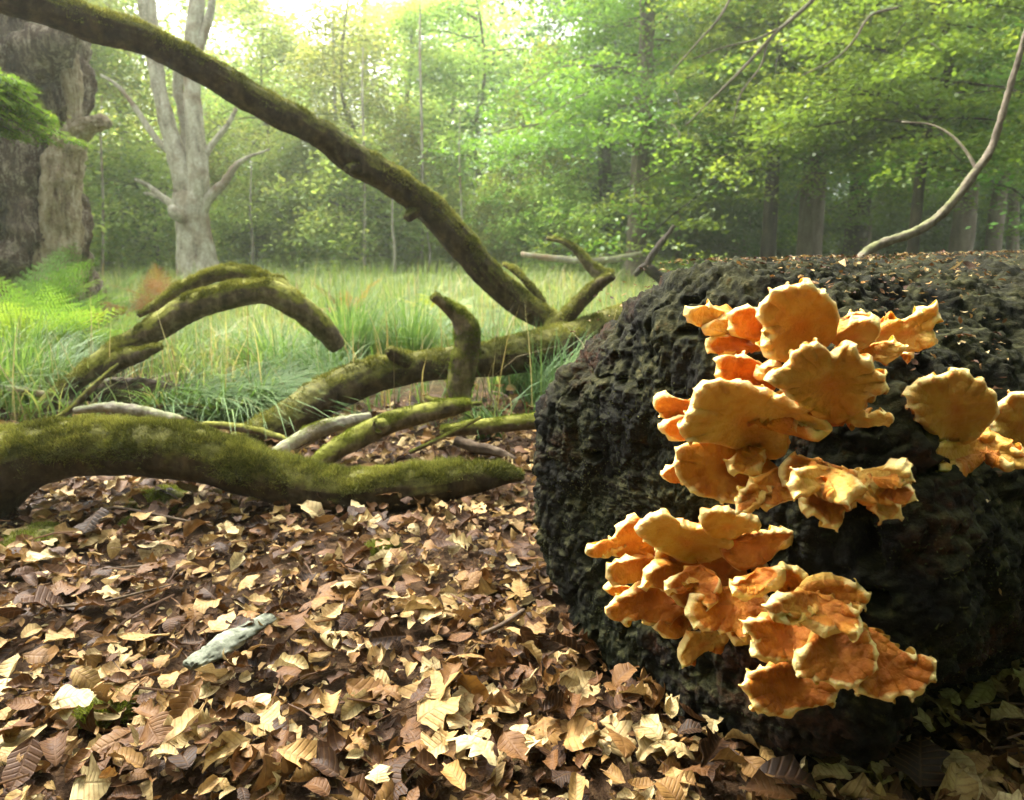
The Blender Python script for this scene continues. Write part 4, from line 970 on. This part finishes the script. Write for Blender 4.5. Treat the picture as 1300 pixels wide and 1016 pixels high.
plant("beech_tree", "darker beech filling the gap above the log", "tree", X(1080, 25), 25, CB[0], make_trunk(58, .3, 12, .1), M_dark, M_darktrunk, 1.3, 4.0, "beeches at the edge of the clearing")
plant("oak_tree", "tall dark-leaved oak rising over the centre of the meadow's far side", "tree", X(770, 24), 24, CM[1], TR["f"], M_dark, M_darktrunk, 1.0, 1.1)
plant("oak_tree", "taller dark oak behind the layered beeches", "tree", X(900, 27), 27, CM[1], TR["f"], M_dark, M_darktrunk, 1.1, 2.1)
# middle and left: paler willows and birches
mids = [(455,22,CM[2],.85,"pale narrow willow beyond the arch"),(530,25,CM[2],.95,"soft green willow left of the meadow's centre"),(610,26,CM[0],.95,"tall pale tree below the second sky gap"),
        (690,22,CM[2],.62,"low yellow-green sallow by the fallen pole"),(350,24,CM[0],.8,"pale leafy tree just beyond the dead tree"),(300,29,CM[1],.9,"broad tree standing behind the dead tree's fork"),
        (180,22,CM[0],.85,"green tree between the rotten trunk and the dead tree"),(100,19,CM[2],.95,"narrow green tree beside the rotten trunk's horn"),(20,17,CM[0],.9,"leafy tree behind the rotten trunk"),
        (-90,14,CM[1],.8,"big tree just outside the left of the clearing")]
for k, (px, Y, c, s, lab) in enumerate(mids):
    plant("willow_tree" if c is CM[2] else "birch_tree", lab, "tree", X(px, Y), Y, c, TR["m" if k % 2 else "m2"], M_yellow if k in (3, 6) else M_pale, M_greytrunk, s, k * 1.3, "pale trees across the meadow")
# far wood: rows of trees behind
LM = [(-60, "beyond the left edge of the rotten oak"), (40, "straight behind the rotten oak"), (120, "between the rotten oak and the dead tree"), (190, "behind the dead tree's first stem"), (260, "behind the dead tree's second stem"),
      (340, "just beyond the dead tree's branches"), (420, "in the pale sky gap beyond the arch"), (500, "where the leaning limb has its first stub"), (570, "in the smaller sky gap"), (640, "above the foot of the leaning limb"),
      (720, "above the fallen pole"), (806, "behind the straight grey beech"), (880, "over the log's upper rim"), (970, "behind the short dark beech"), (1022, "behind the thick pale beech"), (1090, "above the log's mossy top"),
      (1152, "behind the nearly black beech"), (1212, "behind the bare curved branch"), (1270, "near the tip of the bare curved branch"), (1360, "off towards the upper right corner"), (1450, "farthest along to the right of the log")]
USED = set()
def where(px, pre):
    for _, w in sorted((abs(px - a), b) for a, b in LM):
        if (pre, w) not in USED:
            USED.add((pre, w)); return pre + " " + w
k = 0
for Y, step, sc in ((38, 120, 1.0), (52, 95, 1.15)):
    for px in np.arange(-120, 1500, step):
        pxx = px + rnd.uniform(-35, 35); yy = Y + rnd.uniform(-4, 4); k += 1
        s = sc * rnd.uniform(.85, 1.15)
        s *= .78
        if 340 < pxx < 480: s *= .86
        if 540 < pxx < 640: s *= .95
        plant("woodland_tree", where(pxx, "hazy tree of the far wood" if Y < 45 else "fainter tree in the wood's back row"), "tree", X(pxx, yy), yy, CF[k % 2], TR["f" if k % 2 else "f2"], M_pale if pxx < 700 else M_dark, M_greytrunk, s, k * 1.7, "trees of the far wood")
# understorey bushes along the edge of the wood
bl = 0
for px in list(range(20, 860, 62)) + list(range(880, 1400, 60)):
    Yb = rnd.uniform(19, 25) if px < 760 else rnd.uniform(24, 30); bl += 1
    plant("bush", where(px, "pale bush" if bl % 2 else "taller pale bush") if px < 760 else where(px, "dim bush" if bl % 2 else "taller dim bush"), "bush", X(px, Yb), Yb, CS[bl % 2], TR["s"],
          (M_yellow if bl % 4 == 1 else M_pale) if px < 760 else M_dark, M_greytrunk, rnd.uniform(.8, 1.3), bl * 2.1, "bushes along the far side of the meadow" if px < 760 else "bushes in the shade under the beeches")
# thin far stems
for k, (px, y0, y1, r, Y) in enumerate([(320,345,270,2.2,20),(500,350,285,2,18),(155,345,240,1.5,19),(462,345,120,1.8,19),(585,345,200,1.3,20),(130,345,180,1.6,17),(535,345,60,2,21),(425,345,40,2,22),(660,345,220,1.5,22),(375,335,290,1.2,22),(410,340,300,1.2,22),(545,335,300,1.5,20),(1100,330,200,5,26),(1200,330,150,5,28),(1175,330,210,4,30),(930,335,200,3,28),(860,335,230,4,25),(1285,330,120,6,24)]):
    V, Fq = px_tube([(px, y0 + 8, r * 1.2, Y), (px + 1, (y0 + y1) / 2, r, Y), (px - 2, y1, r * .7, Y), (px - 1, y1 - 60, r * .3, Y)], .3, 8, lump=.1, fine=.0, seed=k)
    b0 = V.mean(0); b0[2] = V[:, 2].min()
    obj("tree_stem", mesh_np("tree_stem", reloc(V, b0), Fq), M_palebark if k < 12 else M_greytrunk, None, where(px, "thin pale sapling stem" if k < 12 else "bare dim lower trunk"), "tree trunk", "sapling stems in the shrub line" if k < 12 else "trunks beyond the beeches", loc=tuple(b0))

# the wood goes on behind and beside the viewer
for k, (x_, y_, s_) in enumerate([(-9, -4, 1), (-5.5, -8, 1.1), (-1.5, -7, 1), (2.5, -7.5, 1.1), (6, -5.5, 1), (8.5, -1, 1), (9, 4, .9), (-12, 1.5, 1), (0.5, -13, 1.3), (-7, -13, 1.3), (7, -12, 1.3)]):
    plant("woodland_tree", where([-60, 40, 120, 420, 880, 1360, 1450, -60, 570, 260, 1090][k], "tree behind the viewer, opposite what stands"), "tree", x_, y_, CM[k % 2], TR["f"], M_dark, M_darktrunk, s_, k * 1.1, "trees of the wood behind the viewer")
for k, (x_, y_) in enumerate([(-4, -4.5), (-1.3, -4.2), (1.5, -4.4), (4, -4), (5.5, -1.5), (-6.5, -3)]):
    plant("bush", where([120, 260, 570, 880, 1360, 40][k], "bush behind the viewer, opposite what stands"), "bush", x_, y_, CS[k % 2], TR["s"], M_dark, M_darktrunk, 1.2, k * 2.1, "bushes behind the viewer")

# the pale dead tree
def tree_from(name, label, cat, base, parts, mat, step=.06, nth=28, **kw):
    root = None
    for pn, pts in parts:
        V, Fq = px_tube(thin(pts) if name == 'dead_tree' else pts, step, nth if pn in ("trunk", "horn") else 20, **kw)
        if root is None:
            b0 = V.mean(0); b0[2] = V[:, 2].min(); root = thing(name, label, cat, loc=tuple(b0))
        obj(pn, mesh_np(pn, reloc(V, b0), Fq), M_horn if pn == "horn" else mat, root)
    return root
M_horn = bark_mat("bleached_heartwood", (.10, .06, .035), (.36, .28, .18), (.62, .54, .40), None, streak=5, bdist=.04)
D = 14.0
def d_(L): return [(a, b, r, D + (e[0] if e else 0)) for a, b, r, *e in L]
def thin(L): return [(a, b, r * .74, d) for a, b, r, d in L]
tree_from("dead_tree", "pale bare dead tree forking into two tall stems with short broken limbs", "tree", None, [
    ("trunk", d_([(256,372,40),(252,345,33),(248,315,27),(244,285,25),(240,262,26),(238,245,22)])),
    ("stem", d_([(242,270,20),(235,235,18),(222,190,14),(208,140,12),(199,90,11),(192,40,12),(186,0,13),(182,-60,12),(178,-140,10)])),
    ("stem", d_([(246,270,20),(252,230,17),(250,190,15),(246,140,13),(243,90,12),(246,40,12),(250,0,12),(252,-70,11),(255,-150,9)])),
    ("branch", d_([(240,275,8),(222,262,7),(205,250,6),(188,236,4),(172,228,3,-.3)])),
    ("branch", d_([(200,250,4),(190,246,3),(183,245,2)])),
    ("branch", d_([(255,268,10),(268,248,8),(285,232,7),(298,212,5),(315,200,3),(342,190,1.5)])),
    ("branch", d_([(258,200,6),(272,180,5),(288,160,4),(300,138,3)])),
    ("branch", d_([(222,195,6),(205,185,5),(190,165,5),(170,135,4),(150,110,3),(128,95,2)])),
    ("branch", d_([(250,70,8),(258,45,7),(266,20,6),(272,-15,5)])),
    ("branch", d_([(230,60,7,.2),(226,110,8,.3),(235,160,8,.3),(240,210,8,.2)])),
    ("stub", d_([(238,205,5),(246,198,4),(249,193,2)])),
    ("burr", d_([(232,278,8,-.3),(222,272,9,-.5),(218,262,6,-.5)])),
    ], M_deadtree, lump=.22, fine=.06, ridge=.10, seed=5)
D = 7.0
tree_from("rotten_oak", "massive old rotten oak trunk with ragged bark and a pale broken horn-like stub", "tree", None, [
    ("trunk", d_([(5,430,100),(10,380,88),(20,320,72),(25,260,66),(25,200,62),(28,140,62),(30,80,60),(30,30,52),(20,-30,50),(15,-120,48)])),
    ("stub", d_([(40,80,30,-.2),(60,62,26,-.4),(80,50,18,-.5),(98,42,10,-.5),(106,40,5,-.5)])),
    ("horn", d_([(74,380,24,-.3),(76,330,20,-.3),(78,270,19,-.3),(80,220,18,-.3),(86,185,16,-.3),(98,168,13,-.3),(115,158,9,-.3),(130,155,8,-.3),(139,158,5,-.3)])),
    ("horn", d_([(92,170,8,-.3),(95,140,7,-.3),(92,110,9,-.3),(85,70,10,-.3)])),
    ], M_oldtrunk, step=.03, nth=110, lump=.42, fine=.30, ridge=.22, rf=6.5, seed=15)
D = 8.0
tree_from("bare_branch", "thin leafless grey twigs slanting down in front of the beech leaves near the top", "branch", None, [
    ("limb", d_([(1060,-40,3.2),(1030,2,2.8),(985,42,2.2),(945,85,1.8),(905,125,1.2),(870,160,.8)])),
    ("side_twig", d_([(1000,30,1.4),(960,50,1.2),(920,60,1),(880,75,.7)])),
    ("side_twig", d_([(975,52,1.2),(965,85,1),(940,120,.8),(930,160,.6)])),
    ("side_twig", d_([(940,-30,1.6),(915,20,1.4),(880,60,1.1),(850,95,.7)])),
    ("side_twig", d_([(1140,10,1.8),(1105,20,1.6),(1085,50,1.3),(1060,75,1),(1020,95,.7)])),
    ], M_greytrunk, step=.06, nth=8, lump=.2, fine=.1, seed=19)
# feathery evergreen branch hanging in from the left edge
def sprays(name, label, px0, py0, Y, n, mat, sx, sy, ll, seed):
    r = np.random.default_rng(seed); g = P(px0, py0, Y); root = thing(name, label, "branch", loc=tuple(g))
    for k in range(n):
        V = []; o = np.array([-.9, r.normal(0, .2), r.uniform(-.05, .5)]) * [sx, sx, sy]; L = sx * r.uniform(1.1, 1.9); a = r.normal(0, .3); dz = r.uniform(-.45, -.1)
        d = np.array([math.cos(a), math.sin(a), dz]); d /= np.linalg.norm(d); ct = np.array([o + d * L * t + np.array([0, 0, -.15 * L * t * t]) for t in np.linspace(0, 1, 5)])
        Vt, Ft = tube(ct, np.linspace(.008, .002, 5), .06, 5, lump=0, fine=0, seed=k); obj("twig", mesh_np("twig", Vt, Ft), M_twig, root)
        m = 900; t = r.uniform(.05, 1, m); side = r.normal(0, 1, m) * .13 * (1.15 - t); c = o + d * L * t[:, None] + np.stack([side * .35 - 0, side, -.15 * L * t * t - np.abs(side) * .35 + r.normal(0, .008, m)], 1)
        dv = np.stack([.6 + 0 * t, np.sign(side) * 1.0, r.normal(-.3, .25, m)], 1) + r.normal(0, .25, (m, 3)); dv /= np.linalg.norm(dv, axis=1)[:, None]
        s = np.cross(dv, [0, 0, 1.]); LL = ll * r.uniform(.6, 1.2, m)[:, None]
        VV = np.stack([c, c + dv * LL * .5 + s * LL * .14, c + dv * LL, c + dv * LL * .5 - s * LL * .14], 1).reshape(-1, 3)
        obj("spray", mesh_np("spray", VV, np.arange(m * 4).reshape(-1, 4), {"tint": ('FLOAT', np.repeat(np.clip(r.normal(.5, .2, m), 0, 1), 4))}, False), mat, root)
sprays("evergreen_branch", "feathery green branch hanging across the rotten trunk from the left edge", -5, 125, 3.6, 24, M_fern, .34, .50, .034, 5)

# ------------------------------------------------------------------ the air of the clearing
import bmesh
bm = bmesh.new(); bmesh.ops.create_cube(bm, size=1)
for v in bm.verts: v.co = Vector((v.co.x * 260, v.co.y * 260 + 90, (v.co.z + .5) * 46 - 1.5))
me = bpy.data.meshes.new("haze"); bm.to_mesh(me); bm.free()
mh = bpy.data.materials.new("mist"); mh.use_nodes = True; t = mh.node_tree; t.nodes.clear()
o_ = t.nodes.new("ShaderNodeOutputMaterial"); v_ = t.nodes.new("ShaderNodeVolumePrincipled")
v_.inputs["Color"].default_value = (.95, 1.0, .86, 1); v_.inputs["Density"].default_value = .0024; v_.inputs["Anisotropy"].default_value = .6
t.links.new(v_.outputs[0], o_.inputs["Volume"])
obj("haze", me, mh, kind="stuff", label="thin pale mist hanging over the clearing", cat="mist")
